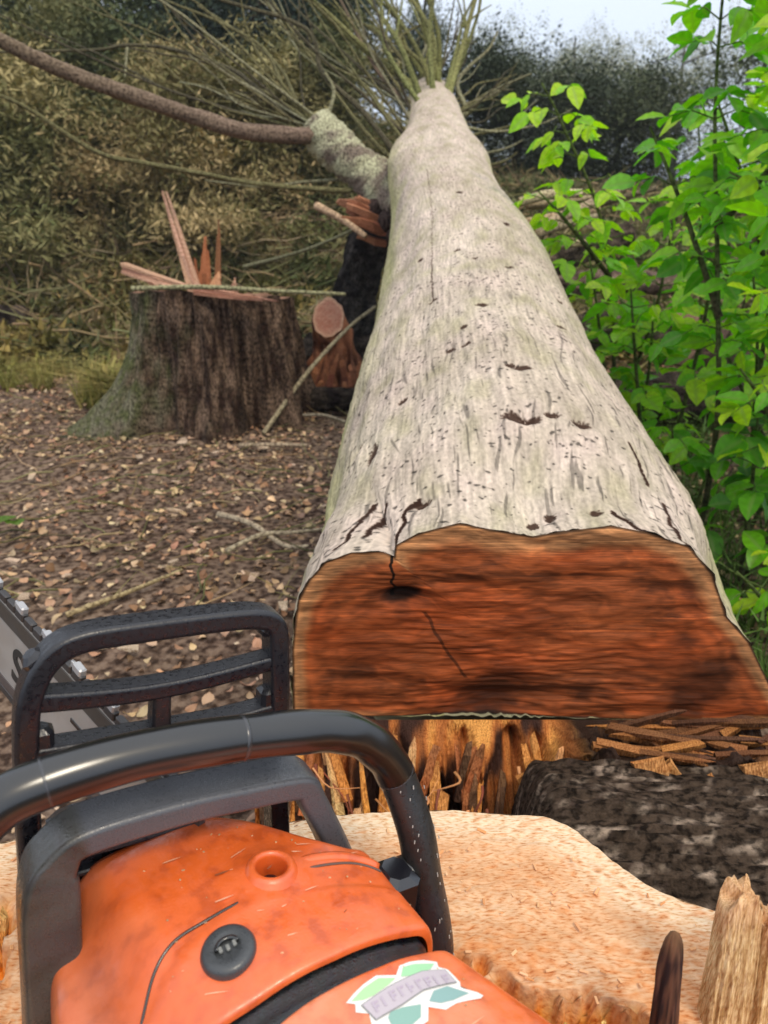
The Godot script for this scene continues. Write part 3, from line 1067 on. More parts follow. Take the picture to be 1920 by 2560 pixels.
	var br := [
		[0.055, 0.038, brn, V(-0.37, 1.57, -4.80), V(-0.48, 1.545, -4.68), V(-0.78, 1.56, -4.54), V(-1.10, 1.64, -4.42), V(-1.36, 1.72, -4.31), V(-1.62, 1.81, -4.20), V(-1.82, 1.90, -4.12), V(-2.08, 2.03, -4.02), V(-2.5, 2.25, -3.9)],
		[0.026, 0.016, gre, V(-0.10, 1.30, -4.75), V(-0.21, 1.26, -4.68), V(-0.53, 1.26, -4.57), V(-0.79, 1.29, -4.48), V(-0.96, 1.32, -4.38), V(-1.25, 1.37, -4.29), V(-1.41, 1.40, -4.20), V(-1.55, 1.49, -4.13), V(-1.68, 1.59, -4.06), V(-1.80, 1.65, -3.98), V(-2.03, 1.74, -3.90)],
		[0.018, 0.010, lich, V(-0.10, 1.33, -4.82), V(-0.48, 1.29, -4.73), V(-0.68, 1.28, -4.66), V(-1.01, 1.31, -4.60)],
		[0.026, 0.012, dkb, V(-0.38, 1.59, -4.82), V(-0.55, 1.66, -4.89), V(-0.77, 1.83, -4.99), V(-0.92, 1.94, -5.08), V(-1.29, 2.05, -5.16), V(-1.54, 2.09, -5.22), V(-1.75, 2.08, -5.26), V(-2.13, 2.07, -5.29), V(-2.37, 2.06, -5.33)],
		[0.026, 0.010, gre, V(-0.39, 1.60, -4.82), V(-0.45, 1.66, -4.97), V(-0.58, 1.82, -5.16), V(-0.74, 2.09, -5.40), V(-1.07, 2.27, -5.59), V(-1.41, 2.43, -5.79), V(-1.67, 2.57, -5.97)],
		[0.030, 0.014, dkb, V(0.14, 1.36, -4.73), V(-0.13, 1.68, -4.87), V(-0.34, 1.90, -4.98), V(-0.47, 2.13, -5.10), V(-0.95, 2.30, -5.19), V(-1.20, 2.41, -5.26)],
		[0.026, 0.012, gre, V(0.14, 1.37, -4.84), V(-0.05, 1.53, -5.06), V(-0.29, 1.82, -5.34), V(-0.59, 2.21, -5.66), V(-0.75, 2.46, -5.92)],
		[0.030, 0.014, brn, V(0.25, 1.82, -6.3), V(0.01, 2.08, -6.50), V(-0.14, 2.32, -6.67), V(-0.34, 2.68, -6.90), V(-0.46, 2.88, -7.06)],
		[0.024, 0.010, dkb, V(0.24, 1.82, -6.14), V(-0.06, 2.05, -6.32), V(-0.26, 2.24, -6.54), V(-0.58, 2.53, -6.79), V(-0.75, 2.70, -6.99)],
		[0.024, 0.012, lich, V(-0.39, 1.61, -4.82), V(-0.48, 1.64, -4.91), V(-0.71, 1.66, -4.99), V(-0.86, 1.71, -5.08)],
		[0.024, 0.010, gre, V(-0.40, 1.60, -4.83), V(-0.53, 1.77, -5.13), V(-0.68, 2.03, -5.48), V(-1.05, 2.29, -5.83), V(-1.30, 2.48, -6.15)],
		[0.024, 0.014, lich, V(-0.35, 1.55, -4.76), V(-0.34, 1.63, -4.80), V(-0.29, 1.80, -4.88), V(-0.34, 1.89, -4.94)],
		[0.018, 0.008, gre, V(-0.41, 1.61, -4.85), V(-0.60, 1.74, -5.09), V(-0.89, 1.91, -5.32), V(-1.11, 2.04, -5.54)],
		[0.016, 0.010, lich, V(-1.545, 2.08, -5.22), V(-1.55, 2.0, -5.15), V(-1.53, 1.88, -5.04)],
		[0.036, 0.012, lich, V(0.47, 1.74, -6.1), V(0.59, 1.84, -6.10), V(0.54, 1.99, -6.19), V(0.63, 2.11, -6.27), V(0.76, 2.25, -6.35), V(0.84, 2.38, -6.43)],
		[0.030, 0.012, lich, V(0.50, 1.77, -6.12), V(0.59, 1.82, -6.10), V(0.71, 1.90, -6.05), V(0.87, 1.97, -6.01), V(1.03, 2.04, -5.97)],
		[0.030, 0.010, gre, V(0.34, 2.02, -6.86), V(0.11, 2.39, -7.11), V(-0.08, 2.64, -7.36), V(-0.21, 2.83, -7.58)],
		[0.026, 0.010, gre, V(0.33, 2.05, -6.97), V(0.13, 2.48, -7.33), V(0.11, 2.86, -7.70)],
		[0.022, 0.008, lich, V(0.36, 2.06, -6.97), V(0.34, 2.34, -7.28), V(0.43, 2.62, -7.60)],
		[0.026, 0.008, dkb, V(0.38, 2.04, -6.85), V(0.47, 2.24, -7.09), V(0.59, 2.46, -7.36), V(0.69, 2.74, -7.65)],
		[0.022, 0.008, gre, V(0.44, 1.60, -5.69), V(0.74, 1.66, -5.65), V(0.91, 1.70, -5.61)],
		[0.020, 0.008, lich, V(0.46, 1.47, -5.53), V(0.76, 1.51, -5.48), V(0.91, 1.58, -5.46)],
		[0.020, 0.008, gre, V(0.46, 1.39, -5.38), V(0.74, 1.44, -5.35), V(0.86, 1.50, -5.32)],
	]
	var nb := 0
	for q in br:
		var pts: Array = q.slice(3)
		for k in range(1, pts.size() - 1):
			pts[k] += V(rnd(-1, 1), rnd(-1, 1), rnd(-1, 1)) * (0.018 if nb > 0 else 0.004)
		var pp := smooth_path(pts, 5)
		b = Buf.new()
		var c2: Color = (q[2] as Color).lerp(gre, 0.35)
		b.tube(pp, radii(pp.size(), q[0] * (0.85 if nb == 0 else 0.6), q[1] * (0.8 if nb == 0 else 0.55)), 10, q[2], c2, 1.0, 0.11, nb)
		put_n("branch", nb, b.mesh(), M.branch, root)
		nb += 1
	# mossy limbs of the crown over the trunk's far end
	var moss := Color(0.30, 0.32, 0.13)
	for k in 16:
		var z := rnd(5.6, 6.75)
		var a := rnd(-1.1, 0.9)
		var st := V(at_z(TX, z) + sin(a) * at_z(TR, z) * 0.8, 0.37 + 0.28 * (z - 1.0) + cos(a) * at_z(TR, z) * 0.8, -z)
		var dir := V(sin(a) * 1.1 + rnd(-0.7, 0.15), 1.0, rnd(-1.0, -0.1)).normalized()
		var ln := rnd(0.6, 1.5)
		var q1 := st + dir * ln * 0.35 + V(rnd(-0.08, 0.08), 0, rnd(-0.08, 0.08))
		var q2 := st + dir * ln * 0.7 + V(rnd(-0.16, 0.10), rnd(-0.05, 0.1), rnd(-0.1, 0.1))
		var q3 := st + dir * ln + V(rnd(-0.3, 0.15), rnd(-0.1, 0.15), rnd(-0.2, 0.1))
		var pp := smooth_path([st - dir * 0.06, q1, q2, q3], 5)
		b = Buf.new()
		b.tube(pp, radii(pp.size(), rnd(0.020, 0.034), 0.005, 0.8), 7, jit(moss, 0.2), jit(gre, 0.2), 1.0, 0.1, k + 60)
		for j in 2:
			var o := pp[5 + 4 * j]
			var e := o + (dir + V(rnd(-0.9, 0.9), rnd(-0.2, 0.5), rnd(-0.5, 0.5))).normalized() * ln * rnd(0.25, 0.5)
			var p2 := smooth_path([o, o.lerp(e, 0.5) + V(rnd(-0.03, 0.03), 0.03, 0), e], 3)
			b.tube(p2, radii(p2.size(), 0.010, 0.003), 5, jit(moss, 0.2), jit(gre, 0.2), 1.0, 0.08, k + j)
		put_n("branch", nb, b.mesh(), M.branch, root)
		nb += 1
	# thinner twigs fanning from the same places
	for k in 62:
		var st: Vector3
		var dir: Vector3
		var ln := rnd(0.5, 2.1)
		if k < 22:
			st = V(-0.40, 1.60, -4.82) + V(rnd(-0.06, 0.1), rnd(-0.06, 0.03), rnd(-0.05, 0.05))
			dir = V(rnd(-1.25, -0.15), rnd(0.05, 1.05), rnd(-0.9, 0.1))
		elif k < 38:
			st = V(0.34, 1.98, -6.75) + V(rnd(-0.08, 0.08), rnd(-0.15, 0.05), rnd(-0.1, 0.3))
			dir = V(rnd(-0.9, 0.7), rnd(0.5, 1.2), rnd(-1.0, -0.1))
			ln = rnd(0.4, 1.1)
		elif k < 52:
			var z := rnd(4.5, 6.4)
			st = V(at_z(TX, z) - at_z(TR, z) * 0.8, 0.37 + 0.28 * (z - 1.0) + at_z(TR, z) * 0.4, -z)
			dir = V(rnd(-1.0, -0.5), rnd(0.4, 1.1), rnd(-0.6, 0.1))
		else:
			var z := rnd(4.9, 6.4)
			st = V(at_z(TX, z) + at_z(TR, z) * 0.8, 0.37 + 0.28 * (z - 1.0) + at_z(TR, z) * 0.3, -z)
			dir = V(rnd(0.5, 1.0), rnd(-0.1, 0.5), rnd(-0.5, 0.1))
			ln = rnd(0.3, 0.7)
		dir = dir.normalized()
		var mid := st + dir * ln * 0.5 + V(rnd(-1, 1), rnd(-0.6, 1), rnd(-1, 1)) * 0.11 * ln
		var e := st + dir * ln + V(rnd(-1, 1), rnd(-0.3, 1), rnd(-1, 1)) * 0.22 * ln
		var pp := smooth_path([st, st.lerp(mid, 0.5) + V(rnd(-1, 1), rnd(-1, 1), rnd(-1, 1)) * 0.02, mid, mid.lerp(e, 0.5) + V(rnd(-1, 1), rnd(-1, 1), rnd(-1, 1)) * 0.03, e], 3)
		b = Buf.new()
		var cc: Color = [lich, gre, dkb, gre][k % 4]
		b.tube(pp, radii(pp.size(), rnd(0.006, 0.011), 0.003), 5, jit(cc, 0.2), jit(cc, 0.2), 1.0, 0.08, k)
		# a side shoot
		if k % 2 == 0:
			var e2 := mid + (dir + V(rnd(-0.6, 0.6), rnd(-0.3, 0.7), rnd(-0.4, 0.4))).normalized() * ln * 0.4
			var p2 := smooth_path([mid, mid.lerp(e2, 0.5) + V(0, 0.02, 0), e2], 3)
			b.tube(p2, radii(p2.size(), 0.006, 0.003), 4, jit(cc, 0.2), jit(cc, 0.2), 1.0, 0.0, k)
		put_n("branch", nb, b.mesh(), M.branch, root)
		nb += 1
	# torn end of a limb ripped out on the left side
	b = Buf.new()
	for k in 14:
		var st := V(0.0 + rnd(-0.03, 0.03), 1.05 + rnd(-0.09, 0.09), -4.47 + rnd(-0.06, 0.03))
		var d := V(-0.17, 0.06 + 0.9 * (st.y - 1.05) * 0.2, 0.03) * rnd(0.5, 1.5)
		b.shard(st, st + d, rnd(0.03, 0.07), rnd(0.015, 0.04), V(0, 1, 0.3), jit(Color(0.34, 0.14, 0.08), 0.3), jit(Color(0.52, 0.26, 0.16), 0.25), rng)
	put("torn_limb_base", b.mesh(), M.wood, root)

# ---------------------------------------------------------------- stump under the saw
const SC := Vector2(-0.04, -0.22)
var stump_rim := [[0.05, -0.542], [0.10, -0.538], [0.15, -0.533], [0.173, -0.519], [0.19, -0.493], [0.219, -0.457], [0.244, -0.443], [0.285, -0.425], [0.325, -0.37], [0.345, -0.28], [0.33, -0.15], [0.27, -0.03], [0.12, 0.08], [-0.05, 0.12], [-0.25, 0.08], [-0.42, -0.05], [-0.49, -0.22], [-0.46, -0.38], [-0.38, -0.49], [-0.26, -0.53], [-0.15, -0.515], [-0.05, -0.535]]

func star_radius(poly: Array, c: Vector2, a: float) -> float:
	var dir := Vector2(sin(a), cos(a))
	for j in poly.size():
		var p := Vector2(poly[j][0], poly[j][1])
		var q := Vector2(poly[(j + 1) % poly.size()][0], poly[(j + 1) % poly.size()][1])
		var hit = Geometry2D.segment_intersects_segment(c, c + dir * 3.0, p, q)
		if hit != null:
			return (hit as Vector2).distance_to(c)
	return 0.3

# how far the sawn sheet has torn away here, 0 to 1
func torn(x: float, z: float) -> float:
	var w := 0.018 * no3(x * 30.0, 1.0, z * 30.0) + 0.012 * no3(x * 90.0, 4.0, z * 50.0)
	var a := sm(-0.012, 0.012, z + 0.372 + w - (x - 0.07) * 0.30) * sm(0.03, 0.05, x + w) * (1.0 - sm(0.20, 0.225, x + w * 0.6))
	var b := sm(-0.012, 0.012, z + 0.435 + w) * (1.0 - sm(-0.31, -0.285, x + w)) * (1.0 - sm(-0.385, -0.365, z + w))
	return maxf(a, b * 0.5)

func make_front_stump() -> void:
	var root := thing("sawn_stump", "freshly sawn pale orange stump under the chainsaw with torn splinters", "stump")
	var nseg := 420
	var rad := PackedFloat32Array()
	for k in nseg:
		rad.push_back(star_radius(stump_rim, SC, TAU * k / nseg))
	var b := Buf.new()
	var rim_r := func(s: float) -> float: return rad[int(round(s * nseg)) % nseg]
	var f := func(s: float, t: float) -> Vector3:
		var a := s * TAU
		var r: float = rim_r.call(s) * t
		var x := SC.x + sin(a) * r
		var z := SC.y + cos(a) * r
		var k := torn(x, z)
		var y := 0.63 + 0.0013 * no3(x * 40.0, 2.0, z * 170.0) + 0.0011 * no3(x * 160.0, 2.0, z * 90.0) + 0.0012 * no3(x * 14.0, 2.0, z * 30.0)
		y -= k * (0.085 + 0.03 * no3(x * 70.0, 6.0, z * 24.0) + 0.02 * no3(x * 160.0, 6.0, z * 160.0))
		return Vector3(x, y, z)
	var col := func(_s: float, t: float, p: Vector3) -> Color:
		var k := torn(p.x, p.z)
		var g := fb3(p.x * 9.0, 1.0, p.z * 26.0)
		var c := Color(0.66, 0.38, 0.205).lerp(Color(0.76, 0.51, 0.32), clampf(0.5 + g, 0, 1))
		c = c.lerp(Color(0.78, 0.62, 0.44), sm(0.86, 0.95, t))
		# fibres plucked up by the chain show orange
		var fl := no3(p.x * 80.0, 9.0, p.z * 240.0) + 0.5 * no3(p.x * 20.0, 9.0, p.z * 40.0)
		c = c.lerp(Color(0.66, 0.29, 0.11), 0.75 * sm(0.36, 0.8, fl + 0.6 * sm(-0.47, -0.36, p.z) - 0.10))
		c = c * (1.0 + 0.05 * sin(t * 150.0 + 3.0 * fb3(p.x * 6.0, 1.0, p.z * 6.0)))
		c = c.lerp(Color(0.95, 0.34, 0.03).lerp(Color(0.98, 0.62, 0.18), clampf(0.5 + no3(p.x * 60.0, 3.0, p.z * 60.0), 0, 1)), sm(0.02, 0.3, k))
		return c
	b.grid(nseg, 110, f, col, Vector3.UP, true)
	put("sawn_top", b.mesh(), M.sawn, root)
	b = Buf.new()
	var fs := func(s: float, t: float) -> Vector3:
		var a := s * TAU
		var h := 1.0 - t
		var r: float = rim_r.call(s) + 0.006 * sin(PI * minf(1.0, t * 8.0)) + 0.16 * pow(t, 2.2)
		r += (0.012 * no3(sin(a) * 9.0, h * 2.0, cos(a) * 9.0) + 0.008 * no3(sin(a) * 26.0, h * 6.0, cos(a) * 26.0)) * sm(0.0, 0.06, t)
		r += 0.03 * t * no3(sin(a) * 2.6, h, cos(a) * 2.6)
		return Vector3(SC.x + sin(a) * r, h * 0.63 - 0.03 * t, SC.y + cos(a) * r)
	var cs := func(s: float, t: float, p: Vector3) -> Color:
		var g := fb3(p.x * 8.0, p.y * 5.0, p.z * 8.0)
		var c := Color(0.075, 0.058, 0.048).lerp(Color(0.17, 0.14, 0.115), clampf(0.45 + g, 0, 1))
		return Color(0.6, 0.48, 0.35).lerp(c, sm(0.008, 0.03, t))
	b.grid(nseg, 40, fs, cs, Vector3.ZERO, true)
	put("bark", b.mesh(), M.bark, root)

	# the hinge wood torn out as the tree went over: a broken wall of fibre between stump and butt
	b = Buf.new()
	var fh := func(s: float, t: float) -> Vector3:
		var x := lerpf(-0.20, 0.60, s)
		var top := 0.392
		var y := lerpf(-0.05, top, t)
		var z := -0.80 - 0.185 * pow(t, 2.0) + (0.05 * no3(x * 11.0, y * 2.5, 3.0) + 0.045 * no3(x * 34.0, y * 7.0, 6.0) + 0.016 * no3(x * 110.0, y * 14.0, 6.0)) * sm(1.0, 0.9, t) - 0.06 * sm(0.26, 0.34, x) * sm(1.0, 0.8, t)
		var led := sm(0.25, 0.30, x)
		var tl := minf(t / 0.9, 1.0)
		t = t if t > 0.9 else t
		var ly := lerpf(-0.05, 0.415 + 0.014 * no3(x * 30.0, 3.0, 1.0), tl)
		var lz := -0.865 + (0.020 * no3(x * 22.0, y * 20.0, 3.0) + 0.010 * no3(x * 70.0, y * 40.0, 6.0))
		if t > 0.9:
			var u := (t - 0.9) * 10.0
			ly = lerpf(ly, 0.388, u) + (0.022 * no3(x * 26.0, u * 4.0, 2.0) + 0.012 * no3(x * 70.0, u * 9.0, 5.0)) * sin(PI * u) - 0.012 * sin(PI * u)
			lz = lerpf(lz, -0.99, u)
		return Vector3(x, lerpf(y, ly, led), lerpf(z, lz, led))
	var ch := func(_s: float, _t: float, p: Vector3) -> Color:
		var g := no3(p.x * 11.0, p.y * 4.0, 8.0) + 0.5 * no3(p.x * 40.0, p.y * 12.0, 2.0)
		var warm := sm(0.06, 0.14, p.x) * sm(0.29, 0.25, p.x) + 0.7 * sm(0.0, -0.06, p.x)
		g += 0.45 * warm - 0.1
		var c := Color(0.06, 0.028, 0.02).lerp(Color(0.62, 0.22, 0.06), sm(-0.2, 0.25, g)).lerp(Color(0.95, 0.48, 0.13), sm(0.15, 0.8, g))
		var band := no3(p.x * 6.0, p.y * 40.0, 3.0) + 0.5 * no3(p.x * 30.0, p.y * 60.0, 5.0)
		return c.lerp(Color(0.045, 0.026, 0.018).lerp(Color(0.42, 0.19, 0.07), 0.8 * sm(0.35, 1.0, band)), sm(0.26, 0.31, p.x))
	b.grid(260, 90, fh, ch, V(0, 0, 1))
	put("torn_hinge", b.mesh(), M.wood, root)
	var ns := 0
	for k in 80:
		var x := rnd(-0.20, 0.285)
		var y0 := rnd(0.10, 0.33)
		var ln := rnd(0.05, 0.16)
		var hue := no3(x * 12.0, 7.0, 1.0) + rnd(-0.3, 0.3)
		if x > 0.10 and x < 0.27:
			hue += 0.25
		var c := Color(0.07, 0.035, 0.022)
		if hue > -0.05:
			c = Color(0.50, 0.17, 0.06)
		if hue > 0.15:
			c = Color(0.88, 0.38, 0.09)
		if hue > 0.45:
			c = Color(0.92, 0.56, 0.26)
		b = Buf.new()
		var st := V(x, y0, -0.775 - 0.19 * pow(y0 / 0.39, 2.0) + rnd(-0.015, 0.025))
		var y1 := minf(y0 + ln, 0.392)
		b.shard(st, V(x + rnd(-0.03, 0.03), y1, -0.775 - 0.19 * pow(y1 / 0.39, 2.0) + rnd(0.0, 0.05)), rnd(0.005, 0.022), rnd(0.004, 0.012), V(1, 0, rnd(-1.2, 1.2)), jit(c, 0.25), jit(c.lerp(Color(0.6, 0.32, 0.15), 0.3), 0.25), rng)
		put_n("splinter", ns, b.mesh(), M.wood, root)
		ns += 1
	# stringy torn fibres hanging over the break
	for k in 36:
		b = Buf.new()
		var x := rnd(-0.12, 0.27)
		var st := V(x, rnd(0.22, 0.385), -0.90 + rnd(-0.02, 0.06))
		var e := st + V(rnd(-0.09, 0.09), rnd(-0.14, 0.02), rnd(0.0, 0.07))
		var fp := smooth_path([st, st.lerp(e, 0.4) + V(rnd(-0.03, 0.03), rnd(-0.03, 0.03), 0.02), e], 4)
		var fc := Color(0.70, 0.32, 0.13) if k % 2 > 0 else Color(0.26, 0.08, 0.045)
		b.tube(fp, radii(fp.size(), rnd(0.0015, 0.0035), 0.0007), 4, jit(fc, 0.25), jit(fc, 0.25), 0.6)
		put_n("torn_fibre", k, b.mesh(), M.litter, root)
	# lit chips of wood still hanging under the butt at the right
	for k in 36:
		var x := rnd(0.30, 0.62)
		var y := rnd(0.405, 0.420)
		var zz := rnd(-0.95, -0.86)
		b = Buf.new()
		var lit := rng.randf()
		var c := Color(0.12, 0.055, 0.03).lerp(Color(0.60, 0.26, 0.08), lit * lit)
		b.shard(V(x, y, zz), V(x + rnd(0.05, 0.15) * (1.0 if k % 2 == 0 or x < 0.42 else -1.0), y + rnd(-0.02, 0.02), zz + rnd(-0.03, 0.05)), rnd(0.006, 0.018), rnd(0.006, 0.014), V(0, 1, 0.3), jit(c, 0.2), jit(c, 0.2), rng)
		put_n("splinter", ns, b.mesh(), M.wood, root)
		ns += 1
	for q in [[0.375, 0.430, 0.045], [0.395, 0.420, 0.03], [0.530, 0.425, 0.045], [0.555, 0.415, 0.035], [0.325, 0.390, 0.035], [0.345, 0.395, 0.025], [0.46, 0.405, 0.02]]:
		b = Buf.new()
		b.shard(V(q[0], q[1], -0.845), V(q[0] + rnd(0.01, 0.05), q[1] - rnd(0.02, 0.045), -0.825), q[2], 0.012, V(1, 0.3, 0.2), jit(Color(0.80, 0.40, 0.15), 0.15), jit(Color(0.86, 0.50, 0.22), 0.15), rng)
		put_n("splinter", ns, b.mesh(), M.wood, root)
		ns += 1
	# orange fibres sticking up along the torn edge of the sawn top
	for k in 90:
		var x := rnd(0.05, 0.215)
		var z := -0.372 + (x - 0.07) * 0.30 + rnd(-0.01, 0.07)
		if k > 70:
			x = rnd(-0.36, -0.29)
			z = rnd(-0.44, -0.37)
		b = Buf.new()
		var st := V(x, 0.545 + rnd(-0.02, 0.02), z)
		b.shard(st, st + V(rnd(-0.015, 0.015), rnd(0.03, 0.08), rnd(-0.02, 0.02)), rnd(0.004, 0.013), rnd(0.003, 0.008), V(rnd(-1, 1), 0, rnd(-1, 1)), jit(Color(0.88, 0.34, 0.04), 0.25), jit(Color(0.95, 0.60, 0.22), 0.2), rng)
		put_n("splinter", ns, b.mesh(), M.wood, root)
		ns += 1
	# the pale slab of standing fibre at the right and the dark charred-looking spike beside it
	# [left, right, height of the top, thickness]: three tongues of one slab, then the spike
	var tongues := [[0.220, 0.252, 0.738, 0.026], [0.250, 0.268, 0.716, 0.030], [0.266, 0.345, 0.735, 0.030]]
	for k in tongues.size():
		var q: Array = tongues[k]
		b = Buf.new()
		var fsl := func(s: float, t: float) -> Vector3:
			var a := s * TAU
			var e := Vector2(signf(cos(a)) * pow(absf(cos(a)), 0.45), signf(sin(a)) * pow(absf(sin(a)), 0.45))
			var close := 1.0 if t < 0.96 else 0.02
			var tt := minf(t / 0.95, 1.0)
			var w: float = (q[1] - q[0]) * 0.5 * (1.0 - 0.22 * pow(tt, 5.0)) * close
			var x: float = (q[0] + q[1]) * 0.5 + e.x * w
			var fib := no3(x * 420.0, 3.0 + k * 5.0, tt * 3.0) * 0.0020 + no3(x * 120.0, 8.0 + k * 5.0, tt * 2.0) * 0.0018
			var z: float = -0.335 - 0.025 * tt + e.y * (q[3] * 0.5 + fib) * (1.0 - 0.35 * tt) * close
			var top: float = q[2] - 0.010 * pow(absf(e.x), 3.0) + 0.006 * no3(x * 160.0, 2.0, 7.0 + k)
			return Vector3(x, lerpf(0.50, top, tt), z)
		var csl := func(_s: float, t: float, p: Vector3) -> Color:
			var g := no3(p.x * 420.0, p.y * 9.0, 4.0) + 0.6 * no3(p.x * 130.0, p.y * 7.0, 9.0)
			return Color(0.40, 0.22, 0.085).lerp(Color(0.86, 0.66, 0.38), clampf(0.55 + 0.8 * g, 0, 1)).lerp(Color(0.86, 0.52, 0.30), 0.6 * sm(0.8, 0.95, t))
		b.grid(220, 40, fsl, csl, Vector3.ZERO, true)
		var o := put_n("pale_splinter", k, b.mesh(), M.fibre, root)
		if k == 0:
			o.set_meta("label", "pale fibrous slab standing up at the stump's right edge")
	b = Buf.new()
	var fsp := func(s: float, t: float) -> Vector3:
		var a := s * TAU
		var tt := minf(t / 0.95, 1.0)
		var w := 0.0100 * (1.0 - 0.22 * tt) * sqrt(maxf(0.0004, 1.0 - pow(tt, 16.0)))
		w *= 1.0 + 0.22 * no3(cos(a) * 4.0, tt * 4.0, sin(a) * 4.0)
		return Vector3(0.180 + 0.003 * tt + 0.003 * sin(tt * 4.0) + cos(a) * w, lerpf(0.50, 0.735, tt), -0.318 - 0.014 * tt + sin(a) * w * 0.7)
	var csp := func(_s: float, t: float, p: Vector3) -> Color:
		var g := no3(p.x * 300.0, p.y * 14.0, p.z * 300.0)
		return Color(0.035, 0.022, 0.02).lerp(Color(0.15, 0.075, 0.05), clampf(0.4 + g, 0, 1)).lerp(Color(0.22, 0.12, 0.06), 0.7 * sm(0.85, 0.97, t))
	b.grid(36, 50, fsp, csp, Vector3.ZERO, true)
	put("dark_splinter", b.mesh(), M.litter, root)
	# loose chips and sawdust lying on the sawn top
	var sb := Buf.new()
	sb.box(Vector3.ZERO, V(1, 0.25, 0.5), 0.06, Color.WHITE)
	var pl := []
	var pc := PackedColorArray()
	for k in 900:
		var a := rnd(0, TAU)
		var r := star_radius(stump_rim, SC, a) * sqrt(rng.randf()) * 0.97
		var x := SC.x + sin(a) * r
		var z := SC.y + cos(a) * r
		if torn(x, z) > 0.1:
			continue
		var s := rnd(0.0012, 0.005)
		pl.append(Transform3D(Basis(Vector3.UP, rnd(0, TAU)) * Basis(Vector3.RIGHT, rnd(-0.5, 0.5)) * Basis.from_scale(V(s * rnd(0.8, 2.0), s, s)), V(x, 0.632, z)))
		pc.push_back(jit(Color(0.80, 0.50, 0.28).lerp(Color(0.60, 0.22, 0.06), rng.randf() * 0.8), 0.15))
	scatter("sawdust", sb.mesh(), M.litter, pl, pc, root).set_meta("kind", "stuff")

	# dark bark slab lying between stump and butt on the right
	var lg := thing("bark_log", "dark rough barked log wedged between sawn stump and trunk butt", "log", V(0.62, 0.235, -0.72))
	b = Buf.new()
	var fl := func(s: float, t: float) -> Vector3:
		var a := s * TAU
		var x := lerpf(-0.44, 0.62, t)
		var r := 0.205 + 0.010 * no3(x * 4.0, sin(a) * 4.0, cos(a) * 4.0) + 0.009 * no3(x * 6.0 + sin(a) * 4.0, sin(a) * 14.0, cos(a) * 14.0) + 0.006 * absf(no3(x * 16.0, sin(a) * 34.0, cos(a) * 34.0))
		r *= sqrt(maxf(0.01, 1.0 - pow(maxf(0.0, 1.0 - t / 0.05), 2.0))) * sqrt(maxf(0.01, 1.0 - pow(maxf(0.0, (t - 0.9) / 0.1), 2.0)))
		return Vector3(x, cos(a) * r, sin(a) * r + 0.06 * x)
	var cl := func(_s: float, _t: float, p: Vector3) -> Color:
		var g := no3(p.x * 16.0 + p.z * 20.0, p.y * 50.0, p.z * 42.0) + 0.6 * no3(p.x * 46.0 + p.z * 30.0, p.y * 110.0, p.z * 90.0) + 0.4 * fb3(p.x * 6.0, p.y * 8.0, p.z * 8.0)
		return Color(0.075, 0.052, 0.038).lerp(Color(0.42, 0.32, 0.24), sm(0.25, 1.15, g))
	b.grid(200, 170, fl, cl, Vector3.ZERO, true)
	var lm: StandardMaterial3D = (M.bark as StandardMaterial3D).duplicate()
	lm.uv1_scale = V(3.2, 6.0, 6.0)
	lm.normal_scale = 1.1
	put("log_bark", b.mesh(), lm, lg)

